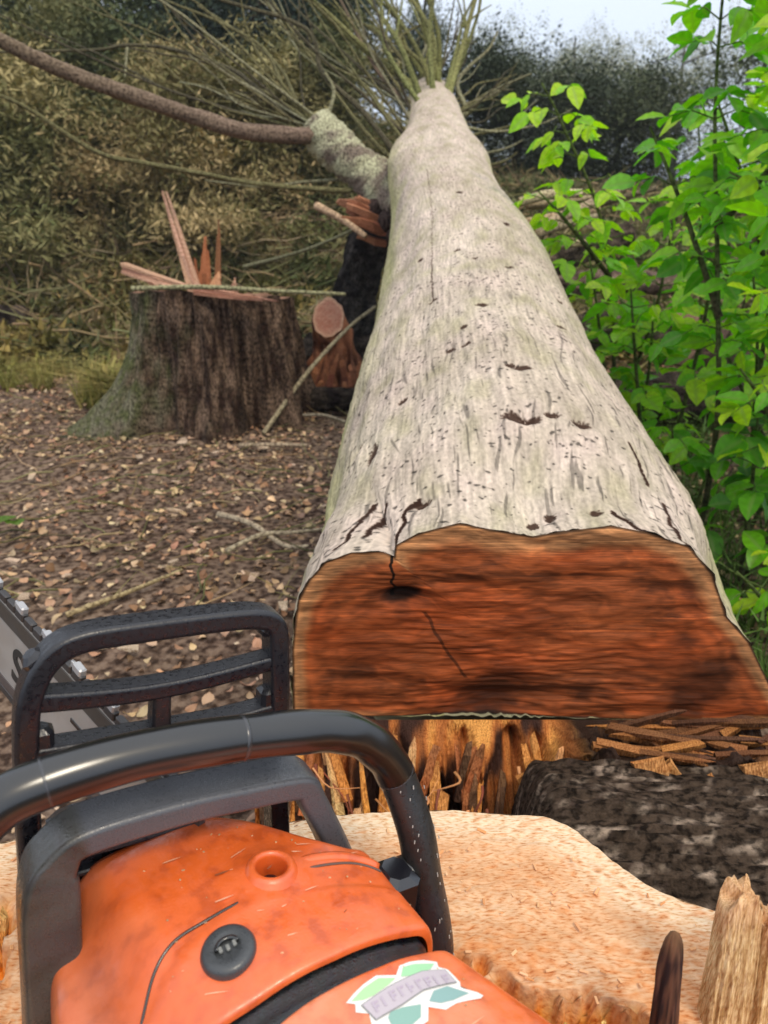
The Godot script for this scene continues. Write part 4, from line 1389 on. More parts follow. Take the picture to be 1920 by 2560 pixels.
# ---------------------------------------------------------------- old stump on the left
func make_left_stump() -> void:
	var c := V(-0.98, 0.0, -4.45)
	var root := thing("old_stump", "dark furrowed stump left of the trunk with torn pink wood on top", "stump", c)
	var prof := func(a: float, t: float) -> float:
		# t 0 at the ground, 1 at the cut
		var r := lerpf(0.60, 0.435, pow(t, 0.55))
		r += 0.34 * pow(1.0 - t, 3.0) * exp(-pow(angle_difference(a, -1.1), 2.0) * 4.0) * 1.5
		r += 0.10 * pow(1.0 - t, 1.5) * sin(a * 7.0 + 0.8 + 0.8 * no3(cos(a) * 2.0, 2.0, sin(a) * 2.0))
		r += 0.020 * sin(a * 19.0 + t * 2.0 + 3.0 * no3(cos(a) * 2.0, t, sin(a) * 2.0)) + 0.018 * no3(cos(a) * 14.0, t * 2.5, sin(a) * 14.0)
		return r
	var top := func(x: float, z: float) -> float: return 0.70 - 0.03 * x + 0.12 * z + 0.02 * no3(x * 5.0, 1.0, z * 5.0)
	var b := Buf.new()
	var f := func(s: float, t: float) -> Vector3:
		var a := s * TAU
		var r: float = prof.call(a, t)
		var x := sin(a) * r
		var z := cos(a) * r
		return Vector3(x, lerpf(-0.08, top.call(x, z), t), z)
	var col := func(_s: float, t: float, p: Vector3) -> Color:
		var g := no3(p.x * 26.0, p.y * 3.0, p.z * 26.0) + 0.5 * fb3(p.x * 5.0, p.y * 5.0, p.z * 5.0)
		var k := Color(0.055, 0.034, 0.024).lerp(Color(0.27, 0.18, 0.125), clampf(0.4 + 0.8 * g, 0, 1))
		var moss := sm(-0.05, 0.45, -p.x - 0.12 + 0.35 * fb3(p.x * 6.0, p.y * 4.0, p.z * 6.0))
		k = k.lerp(Color(0.15, 0.17, 0.07).lerp(Color(0.21, 0.21, 0.14), clampf(0.5 + g, 0, 1)), moss * 0.85)
		var foot := sm(0.3, 0.0, t) * sm(-0.1, 0.4, no3(p.x * 9.0, 1.0, p.z * 9.0))
		return k.lerp(Color(0.20, 0.155, 0.13), foot * 0.6)
	b.grid(300, 60, f, col, Vector3.ZERO, true)
	put("bark", b.mesh(), M.bark, root)
	b = Buf.new()
	var ft := func(s: float, t: float) -> Vector3:
		var a := s * TAU
		var r: float = prof.call(a, 1.0) * t * 0.998
		var x := sin(a) * r
		var z := cos(a) * r
		return Vector3(x, top.call(x, z) + 0.012 * no3(x * 14.0, 2.0, z * 14.0) * (1.0 - pow(t, 8.0)), z)
	var ct := func(_s: float, t: float, p: Vector3) -> Color:
		var g := fb3(p.x * 8.0, 3.0, p.z * 8.0)
		return Color(0.26, 0.15, 0.10).lerp(Color(0.46, 0.28, 0.20), clampf(0.5 + g, 0, 1)).lerp(Color(0.16, 0.1, 0.07), sm(0.93, 0.99, t))
	b.grid(160, 24, ft, ct, Vector3.UP, true)
	put("cut_top", b.mesh(), M.wood, root)
	# torn wood standing on the cut: [base, tip, width, thickness, colour]
	var pink := Color(0.70, 0.45, 0.33)
	var rust := Color(0.42, 0.17, 0.08)
	var sp := [
		[V(-0.07, 0.70, 0.12), V(-0.24, 1.23, -0.05), 0.075, 0.03, pink],
		[V(-0.05, 0.70, 0.02), V(-0.05, 1.00, -0.12), 0.085, 0.03, rust],
		[V(-0.09, 0.70, 0.0), V(-0.10, 0.90, -0.05), 0.05, 0.03, rust],
		[V(0.02, 0.70, 0.16), V(0.06, 0.83, 0.10), 0.09, 0.03, Color(0.62, 0.35, 0.2)],
		[V(-0.40, 0.87, 0.30), V(0.02, 0.765, 0.46), 0.05, 0.06, pink],
		[V(0.0, 0.775, 0.45), V(0.42, 0.72, 0.50), 0.045, 0.05, Color(0.66, 0.36, 0.27)],
		[V(0.10, 0.70, -0.05), V(0.12, 0.79, -0.05), 0.05, 0.04, pink],
		[V(-0.02, 0.72, -0.2), V(0.0, 1.10, -0.3), 0.035, 0.02, Color(0.36, 0.18, 0.09)],
		[V(-0.2, 0.70, 0.1), V(-0.33, 0.80, 0.18), 0.05, 0.03, pink],
	]
	for k in sp.size():
		b = Buf.new()
		var sd := V(1, 0, 0) if absf((sp[k][1] - sp[k][0]).x) < 0.3 else V(0, 1, 0)
		for j in 5:
			# a plank of split fibres of unequal length
			var off: Vector3 = sd * float(sp[k][2]) * (j - 2.0) * 0.2
			var e: Vector3 = (sp[k][0] as Vector3).lerp(sp[k][1], rnd(0.62, 1.0) if j != 2 else 1.0) + off * rnd(0.1, 0.6)
			b.shard(sp[k][0] + off, e + V(0, 0, rnd(-0.01, 0.01)), sp[k][2] * 0.32, sp[k][3] * rnd(0.5, 1.0), sd, jit(sp[k][4], 0.22), jit(sp[k][4] * 1.1, 0.2), rng)
		put_n("splinter", k, b.mesh(), M.wood, root)

# ---------------------------------------------------------------- loose wood, logs, sticks, tufts
func stick(called: String, label: String, cat: String, pts: Array, r0: float, r1: float, c: Color, group := "", cut := Color(0, 0, 0)) -> void:
	var pp := smooth_path(pts, 5)
	var b := Buf.new()
	var big := r0 > 0.06
	if big:
		# a log: lumpy, furrowed bark
		var off := rnd(0, 50)
		var fl := func(s: float, t: float) -> Vector3:
			var k := minf(t * (pp.size() - 1), pp.size() - 1.001)
			var p := pp[int(k)].lerp(pp[int(k) + 1], k - int(k))
			var d := (pp[int(k) + 1] - pp[int(k)]).normalized()
			var x := d.cross(Vector3.UP).normalized()
			var y := x.cross(d)
			var a := s * TAU
			var r := lerpf(r0, r1, t) * (1.0 + 0.16 * no3(cos(a) * 1.3, t * 3.0 + off, sin(a) * 1.3) + 0.10 * no3(cos(a) * 5.0, t * 9.0 + off, sin(a) * 5.0))
			if t < 0.02 or t > 0.98:
				r *= 0.7
			return p + (x * cos(a) + y * sin(a)) * r
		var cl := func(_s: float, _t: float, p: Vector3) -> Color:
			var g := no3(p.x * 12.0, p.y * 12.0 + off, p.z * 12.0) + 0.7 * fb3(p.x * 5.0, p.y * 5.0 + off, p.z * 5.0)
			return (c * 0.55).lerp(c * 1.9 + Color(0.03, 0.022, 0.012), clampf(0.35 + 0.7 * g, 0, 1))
		b.grid(60, 60, fl, cl, Vector3.ZERO, true)
		tag(put(called, b.mesh(), M.bark), label, cat, group)
		return
	b.tube(pp, radii(pp.size(), r0, r1), 9, jit(c, 0.15), jit(c, 0.15), 1.0, 0.07, rng.randi() % 1000)
	if cut.r > 0.0:
		# pale sawn ends
		var o := thing(called, label, cat, Vector3.ZERO, group)
		put("stick_bark", b.mesh(), M.branch, o)
		for e in [0, pp.size() - 1]:
			var dir := (pp[0] - pp[1]).normalized() if e == 0 else (pp[e] - pp[e - 1]).normalized()
			var r := r0 if e == 0 else r1
			var d := Buf.new()
			d.lathe(pp[e], dir, [Vector2(0.0005, 0.003), Vector2(r * 0.9, 0.003), Vector2(r * 0.93, -0.004)], 10, jit(cut, 0.1))
			put("cut_end", d.mesh(), M.wood, o)
		return
	tag(put(called, b.mesh(), M.branch), label, cat, group)

func make_debris() -> void:
	# broken limb standing between old stump and trunk
	var o := thing("broken_limb", "broken limb with pink sawn end beside the old stump", "limb", V(-0.30, 0.1, -4.75))
	var b := Buf.new()
	var cut := V(-0.042, 0.44, 0.04)
	var nrm := V(-0.10, 0.30, 0.95).normalized()
	var fx := V(1, 0, 0.1).normalized()
	var fy := nrm.cross(fx).normalized()
	if fy.y < 0.0:
		fy = -fy
	var fw := func(s: float, t: float) -> Vector3:
		# a split wedge of limb: narrow oval cut at the top, spreading and breaking up below
		var a := s * TAU
		var end := cut + (fx * cos(a) * 0.095 + fy * sin(a) * 0.118) * (1.0 + 0.10 * no3(cos(a) * 1.5, 3.0, sin(a) * 1.5))
		var low := V(0.02, -0.14, -0.05) + V(cos(a) * 0.27, 0.10 * no3(cos(a) * 3.0, 2.0, sin(a) * 3.0), sin(a) * 0.16 - 0.05)
		var p := low.lerp(end, pow(t, 0.8))
		return p + V(no3(p.x * 16.0, p.y * 3.0, p.z * 16.0), 0, no3(p.x * 16.0, p.y * 3.0, p.z * 16.0 + 9.0)) * 0.035 * (1.0 - pow(t, 6.0))
	var cw := func(_s: float, _t: float, p: Vector3) -> Color:
		var g := no3(p.x * 24.0, p.y * 4.0, p.z * 24.0)
		return Color(0.12, 0.05, 0.035).lerp(Color(0.50, 0.22, 0.12), clampf(0.45 + g, 0, 1))
	b.grid(60, 30, fw, cw, Vector3.ZERO, true)
	put("split_wood", b.mesh(), M.wood, o)
	b = Buf.new()
	var fc := func(s: float, t: float) -> Vector3:
		var a := s * TAU
		return cut + nrm * 0.002 + (fx * cos(a) * 0.095 + fy * sin(a) * 0.118) * t * (1.0 + 0.10 * no3(cos(a) * 1.5, 3.0, sin(a) * 1.5))
	var cc := func(_s: float, t: float, p: Vector3) -> Color:
		return Color(0.62, 0.28, 0.20).lerp(Color(0.70, 0.40, 0.30), clampf(0.5 + 0.12 * sin(t * 24.0) + 0.6 * no3(p.x * 26.0, p.y * 26.0, 1.0), 0, 1)).lerp(Color(0.80, 0.52, 0.38), sm(0.80, 0.92, t))
	b.grid(40, 14, fc, cc, nrm, true)
	put("sawn_end", b.mesh(), M.wood, o)
	for k in 26:
		b = Buf.new()
		var st := V(rnd(-0.26, 0.22), rnd(-0.12, 0.02), rnd(0.04, 0.16))
		b.shard(st, st + V(-st.x * 0.3 + rnd(-0.05, 0.05), rnd(0.08, 0.22), rnd(-0.06, 0.0)), rnd(0.02, 0.05), 0.014, V(1, 0, 0), jit(Color(0.20, 0.08, 0.05), 0.4), jit(Color(0.52, 0.23, 0.12), 0.25), rng)
		put_n("splinter", k, b.mesh(), M.wood, o)
	# dark logs in the shade under the trunk
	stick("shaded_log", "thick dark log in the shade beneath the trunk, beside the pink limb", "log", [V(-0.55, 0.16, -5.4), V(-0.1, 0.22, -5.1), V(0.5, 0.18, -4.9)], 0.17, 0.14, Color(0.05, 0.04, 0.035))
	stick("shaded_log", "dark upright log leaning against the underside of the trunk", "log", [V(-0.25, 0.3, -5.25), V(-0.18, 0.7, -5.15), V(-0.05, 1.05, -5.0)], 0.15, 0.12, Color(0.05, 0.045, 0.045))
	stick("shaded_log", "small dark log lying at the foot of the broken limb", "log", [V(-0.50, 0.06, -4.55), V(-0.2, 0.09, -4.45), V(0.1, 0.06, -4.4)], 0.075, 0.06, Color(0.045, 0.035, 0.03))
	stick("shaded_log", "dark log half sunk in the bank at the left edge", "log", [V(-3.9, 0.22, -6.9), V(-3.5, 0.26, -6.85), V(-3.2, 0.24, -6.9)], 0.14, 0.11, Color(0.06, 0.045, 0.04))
	# sticks round the old stump
	stick("thin_branch", "straight pale stick lying across the front of the old stump's top", "branch", [V(-1.28, 0.785, -3.93), V(-0.9, 0.795, -3.90), V(-0.55, 0.775, -3.92), V(-0.2, 0.75, -4.0)], 0.013, 0.009, Color(0.36, 0.36, 0.22))
	stick("thin_branch", "pale stick leaning from the ground up to the pink sawn limb", "branch", [V(-0.66, 0.02, -3.95), V(-0.45, 0.28, -4.25), V(-0.22, 0.50, -4.5), V(-0.05, 0.62, -4.6)], 0.014, 0.009, Color(0.42, 0.36, 0.25))
	stick("thin_branch", "pale peeled stick under the torn limb left of the trunk", "branch", [V(-0.38, 1.18, -4.5), V(-0.22, 1.10, -4.42), V(-0.10, 1.02, -4.35)], 0.022, 0.016, Color(0.58, 0.42, 0.28))
	stick("thin_branch", "long greenish twig slanting from bank to trunk above the limb", "branch", [V(-0.95, 0.80, -5.3), V(-0.5, 0.92, -5.0), V(-0.1, 1.08, -4.7)], 0.013, 0.009, Color(0.34, 0.32, 0.19))
	stick("thin_branch", "short curved twig on the ground before the broken limb", "branch", [V(-0.55, 0.05, -4.2), V(-0.35, 0.07, -4.15), V(-0.18, 0.03, -4.1)], 0.011, 0.007, Color(0.40, 0.34, 0.26))
	stick("thin_branch", "pale forked looking stick on the leaves before the trunk's left side", "branch", [V(-0.66, 0.03, -2.75), V(-0.50, 0.05, -2.60), V(-0.36, 0.03, -2.45), V(-0.27, 0.04, -2.42)], 0.012, 0.007, Color(0.55, 0.46, 0.34))
	stick("thin_branch", "pale crooked stick crossing the forked one on the leaves", "branch", [V(-0.56, 0.03, -2.40), V(-0.45, 0.05, -2.50), V(-0.34, 0.05, -2.52), V(-0.22, 0.03, -2.60)], 0.010, 0.006, Color(0.52, 0.44, 0.33))
	stick("thin_branch", "straw coloured stick on the leaves right of the hand guard's top", "branch", [V(-0.95, 0.03, -1.95), V(-0.80, 0.04, -2.08), V(-0.68, 0.03, -2.25)], 0.009, 0.006, Color(0.50, 0.40, 0.24))
	stick("thin_branch", "light stick on bare soil in front of the old stump", "branch", [V(-0.75, 0.02, -3.72), V(-0.55, 0.03, -3.70), V(-0.40, 0.02, -3.72)], 0.012, 0.010, Color(0.50, 0.38, 0.28))
	# cut branches stacked at the right of the trunk
	var cutc := Color(0.58, 0.44, 0.27)
	var grp := "cut branches piled right of the trunk"
	stick("cut_branch", "pale cut branch nearest the trunk, top of the pile", "branch", [V(0.84, 1.20, -5.0), V(1.02, 1.245, -5.0), V(1.22, 1.25, -5.0)], 0.030, 0.026, Color(0.66, 0.57, 0.38), grp, cutc)
	stick("cut_branch", "straight pale stick in the middle of the branch pile", "branch", [V(0.90, 1.18, -5.08), V(1.1, 1.20, -5.1), V(1.34, 1.23, -5.1)], 0.022, 0.018, Color(0.50, 0.42, 0.27), grp, cutc)
	stick("cut_branch", "curved cut branch low in the pile touching the trunk", "branch", [V(0.86, 1.08, -4.84), V(1.05, 1.12, -4.85), V(1.30, 1.16, -4.86)], 0.032, 0.026, Color(0.62, 0.48, 0.31), grp, cutc)
	stick("cut_branch", "long slanting branch whose cut end rises out of the pile", "branch", [V(0.95, 1.07, -4.80), V(1.2, 1.17, -4.84), V(1.50, 1.31, -4.92)], 0.030, 0.028, Color(0.60, 0.47, 0.33), grp, cutc)
	stick("cut_branch", "dark thin branch reaching right behind the sapling's leaves", "branch", [V(1.28, 1.18, -4.98), V(1.45, 1.22, -5.0), V(1.68, 1.28, -5.01)], 0.022, 0.016, Color(0.22, 0.18, 0.12), grp, cutc)
	stick("cut_branch", "greyish branch under the others in the pile", "branch", [V(0.90, 1.02, -4.71), V(1.05, 1.07, -4.72), V(1.27, 1.12, -4.73)], 0.028, 0.022, Color(0.40, 0.33, 0.23), grp, cutc)
	stick("cut_branch", "lowest pale branch of the pile, against the trunk", "branch", [V(0.82, 0.92, -4.56), V(0.98, 0.96, -4.56), V(1.16, 0.98, -4.57)], 0.024, 0.020, Color(0.52, 0.44, 0.29), grp, cutc)
	stick("branch_pile_log", "thick dark limb that carries the pile of cut branches", "log", [V(0.65, 0.62, -5.3), V(1.2, 0.86, -5.2), V(1.65, 1.02, -5.3)], 0.10, 0.07, Color(0.13, 0.10, 0.075))
	stick("branch_pile_log", "dark mossy log lying below the pile of cut branches", "log", [V(0.7, 0.25, -5.0), V(1.4, 0.42, -4.9), V(2.1, 0.40, -5.1)], 0.15, 0.11, Color(0.13, 0.10, 0.075))
	# behind the saplings
	o = thing("sawn_log", "pinkish brown log with sawn end behind the sapling stems", "log", V(1.95, 0.35, -4.9))
	b = Buf.new()
	var pp := smooth_path([V(0.5, -0.1, -0.5), V(0.2, 0.0, -0.2), V(0, 0.05, 0)], 5)
	b.tube(pp, radii(pp.size(), 0.2, 0.2), 18, Color(0.16, 0.11, 0.09), Color(0.2, 0.13, 0.1), 1.0, 0.05, 7)
	put("log_bark", b.mesh(), M.bark, o)
	b = Buf.new()
	b.lathe(pp[pp.size() - 1], V(-0.6, 0.15, 0.75).normalized(), [Vector2(0.0005, 0.012), Vector2(0.12, 0.011), Vector2(0.185, 0.006), Vector2(0.19, -0.03)], 24, Color(0.48, 0.32, 0.25))
	put("sawn_end", b.mesh(), M.wood, o)
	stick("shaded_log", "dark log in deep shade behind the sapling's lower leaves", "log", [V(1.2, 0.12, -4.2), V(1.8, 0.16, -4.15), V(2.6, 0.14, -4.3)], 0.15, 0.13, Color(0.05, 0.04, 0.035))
	stick("shaded_log", "brown crooked log further back between trunk and saplings", "log", [V(1.0, 0.55, -6.4), V(1.6, 0.62, -6.2), V(2.4, 0.6, -6.3)], 0.11, 0.08, Color(0.20, 0.14, 0.11))
	# pale wood chips among the leaves, each its own
	var spots := [[-0.86, -2.82, 0.05], [-0.80, -2.86, 0.035], [-1.30, -2.35, 0.045], [-1.12, -2.05, 0.05], [-1.05, -2.2, 0.035], [-0.62, -2.95, 0.03], [-1.45, -1.95, 0.045], [-1.25, -1.72, 0.05], [-0.42, -2.15, 0.04], [-0.3, -1.95, 0.035], [-0.72, -2.3, 0.035], [-1.6, -3.2, 0.05], [-1.9, -3.6, 0.05], [-1.2, -3.5, 0.04], [-0.85, -3.6, 0.05], [-0.62, -3.68, 0.045], [-1.05, -3.75, 0.055], [-0.5, -1.6, 0.04], [-0.95, -1.6, 0.04], [-0.25, -2.9, 0.035], [-0.7, -1.75, 0.045], [-2.0, -2.7, 0.05], [-2.2, -3.1, 0.05], [-1.7, -2.4, 0.04]]
	for q in spots:
		b = Buf.new()
		var d := V(rnd(-1, 1), rnd(-0.1, 0.3), rnd(-1, 1)).normalized() * float(q[2])
		b.shard(-d * 0.6, d * 0.6, q[2] * rnd(0.5, 0.9), 0.009, d.cross(Vector3.UP), jit(Color(0.62, 0.50, 0.38), 0.15), jit(Color(0.66, 0.54, 0.42), 0.15), rng)
		var w := put("wood_chip", b.mesh(), M.wood)
		w.position = V(q[0], gh(q[0], q[1]) + 0.03, q[1])
		tag(w, "pale wood chip lying on the brown leaves left of the trunk", "wood chip", "wood chips on the leaves left of the trunk")
	# finer chips in the shadow round the cut
	var sb := Buf.new()
	sb.box(Vector3.ZERO, V(1, 0.2, 0.55), 0.05, Color.WHITE)
	var pl := []
	var pc := PackedColorArray()
	for k in 1100:
		var x := rnd(-1.7, 1.2)
		var z := rnd(-4.0, -0.5)
		if k > 700:
			x = rnd(-0.9, 0.9)
			z = rnd(-1.3, -0.55)
		if absf(x - 0.25) < 0.35 and z < -1.0:
			continue
		var s := rnd(0.006, 0.022)
		pl.append(Transform3D(Basis(Vector3.UP, rnd(0, TAU)) * Basis(Vector3.RIGHT, rnd(-0.6, 0.6)) * Basis.from_scale(V(s * rnd(0.8, 1.8), s, s)), V(x, gh(x, z) + rnd(0.01, 0.03), z)))
		pc.push_back(jit(Color(0.58, 0.44, 0.32).lerp(Color(0.50, 0.24, 0.10), rng.randf() * 0.7), 0.2))
	tag(scatter("small_chips", sb.mesh(), M.litter, pl, pc), "small chips of cut wood strewn round the stump", "wood chips", "", "stuff")
	# tufts of grass: thin bent blades
	var gb := Buf.new()
	var r2 := RandomNumberGenerator.new()
	r2.seed = 8
	for k in 22:
		var p := V(r2.randf_range(-0.06, 0.06), 0, r2.randf_range(-0.06, 0.06))
		var d := V(r2.randf_range(-0.5, 0.5), 1, r2.randf_range(-0.5, 0.5)).normalized() * r2.randf_range(0.12, 0.28)
		var w := V(r2.randf_range(-1, 1), 0, r2.randf_range(-1, 1)).normalized() * 0.006
		var g := r2.randf_range(0.7, 1.3)
		var m := p + d * 0.6
		var e := p + d * 0.9 + V(d.x, -0.04, d.z) * 1.2
		b = gb
		b.tri(p - w, p + w, m, Color(g, g, g))
		b.tri(m - w * 0.7, m + w * 0.7, e, Color(g, g, g))
	var tuft := gb.mesh()
	pl = []
	pc = PackedColorArray()
	for k in 900:
		var x := rnd(-4.5, -1.25)
		var z := rnd(-6.6, -5.0)
		var s := rnd(0.5, 1.2)
		if k < 130:
			x = rnd(-1.85, -1.42)
			z = rnd(-4.95, -4.5)
			s *= 1.35
		elif k < 420:
			x = rnd(0.75, 3.0)
			z = rnd(-4.5, -1.6)
		elif k < 640:
			x = rnd(-1.5, 3.0)
			z = rnd(-8.5, -5.5)
		pl.append(Transform3D(Basis(Vector3.UP, rnd(0, TAU)).scaled(V(s, s, s)), V(x, gh(x, z) - 0.01, z)))
		pc.push_back(jit(Color(0.20, 0.20, 0.045).lerp(Color(0.36, 0.29, 0.10), rng.randf()), 0.25) if x < -1.0 else jit(Color(0.09, 0.15, 0.03), 0.3))
	tag(scatter("grass_tufts", tuft, M.crown, pl, pc), "yellow green grass tufts along the foot of the bank", "grass", "", "stuff")
	# green sprig on the leaves at the left edge
	o = thing("green_sprig", "small green sprig lying on the leaves at the left edge", "sprig", V(-1.48, 0.04, -2.63))
	for k in 5:
		var lm := put_n("leaf", k, leaf_mesh(k % 4, Color(0.13, 0.24, 0.03)), M.leaf, o)
		lm.transform = Transform3D(Basis(Vector3.UP, -1.4 + 0.5 * k) * Basis.from_scale(V(0.09, 0.09, 0.09)), V(-0.08 + 0.045 * k, 0.01, 0.01 * k))

# ---------------------------------------------------------------- green saplings
func leaf_mesh(kind: int, c: Color) -> ArrayMesh:
	var b := Buf.new()
	var bend: float = [0.25, 0.4, 0.12, 0.55][kind]
	var wide: float = [0.33, 0.29, 0.37, 0.27][kind]
	var f := func(s: float, t: float) -> Vector3:
		var w: float = pow(sin(PI * pow(t, 0.80)), 0.8) * wide * (1.0 - 0.15 * t)
		var x := (s - 0.5) * 2.0
		return Vector3(x * w, absf(x) * w * 0.28 - bend * t * t * 0.5 + 0.015 * sin(t * 22.0) * absf(x), -t)
	var col := func(s: float, t: float, _p: Vector3) -> Color:
		var v := 1.0 + 0.14 * sin(t * 30.0 + absf(s - 0.5) * 8.0)
		if absf(s - 0.5) < 0.1:
			return c.lerp(Color(0.28, 0.40, 0.12), 0.5)
		return Color(c.r * v, c.g * v, c.b * v)
	b.grid(6, 8, f, col, Vector3.UP)
	return b.mesh()

var leaf_set := []

func sapling(label: String, base: Vector3, stems: Array, start: float, gap: float, size: float, tone: int, seed: int) -> void:
	var o := thing("green_sapling", label, "sapling", base, "green saplings right of the trunk")
	var r := RandomNumberGenerator.new()
	r.seed = seed
	var sb := Buf.new()
	var places := []
	for sp in stems:
		var pp := smooth_path(sp, 8)
		sb.tube(pp, radii(pp.size(), 0.011, 0.003), 6, Color(0.09, 0.075, 0.05), Color(0.14, 0.20, 0.06), 1.0, 0.05, seed)
		var run := 0.0
		var total := 0.0
		for k in pp.size() - 1:
			total += pp[k].distance_to(pp[k + 1])
		var next := total * start
		var side := r.randf_range(0, TAU)
		for k in pp.size() - 1:
			run += pp[k].distance_to(pp[k + 1])
			while run > next:
				next += gap * r.randf_range(0.8, 1.2)
				side += PI / 2.0 + r.randf_range(-0.4, 0.4)
				var t := (pp[k + 1] - pp[k]).normalized()
				for h in 2:
					var a := side + PI * h
					var d := (Vector3(cos(a), 0, sin(a)) + t * r.randf_range(0.1, 0.6)).normalized()
					var ln := r.randf_range(0.09, 0.17)
					var e := pp[k] + d * ln + V(0, -0.03, 0)
					var m := pp[k].lerp(e, 0.5) + V(0, 0.02, 0)
					sb.tube(PackedVector3Array([pp[k], m, e]), PackedFloat32Array([0.0025, 0.002, 0.0012]), 4, Color(0.14, 0.20, 0.06), Color(0.16, 0.25, 0.07))
					var sidev := d.cross(Vector3.UP).normalized()
					# a terminal leaflet and pairs along the stalk
					places.append([e, d, 1.15])
					for j in 2:
						var at := m.lerp(e, 0.15 + 0.55 * j)
						for q in [-1.0, 1.0]:
							if r.randf() < 0.9:
								places.append([at, (d * 0.5 + sidev * q).normalized(), 0.95])
	put("stem", sb.mesh(), M.branch, o)
	var k := 0
	for p in places:
		if k >= 299:
			break
		var d: Vector3 = p[1]
		var dy := r.randf_range(-1.1, 0.15)
		d = (d + V(r.randf_range(-0.25, 0.25), dy, r.randf_range(-0.25, 0.25))).normalized()
		var zz := -d
		var up := (Vector3.UP + V(r.randf_range(-0.9, 0.7), 0, r.randf_range(-0.9, 1.1))).normalized()
		var xx := up.cross(zz).normalized()
		var yy := zz.cross(xx)
		var s: float = size * p[2] * r.randf_range(0.7, 1.2)
		var tn := clampi(tone + r.randi_range(-1, 1), 0, 4)
		var lm := put_n("leaf", k, leaf_set[tn * 4 + r.randi() % 4], M.leaf, o)
		lm.transform = Transform3D(Basis(xx * s, yy * s, zz * s), p[0])
		k += 1

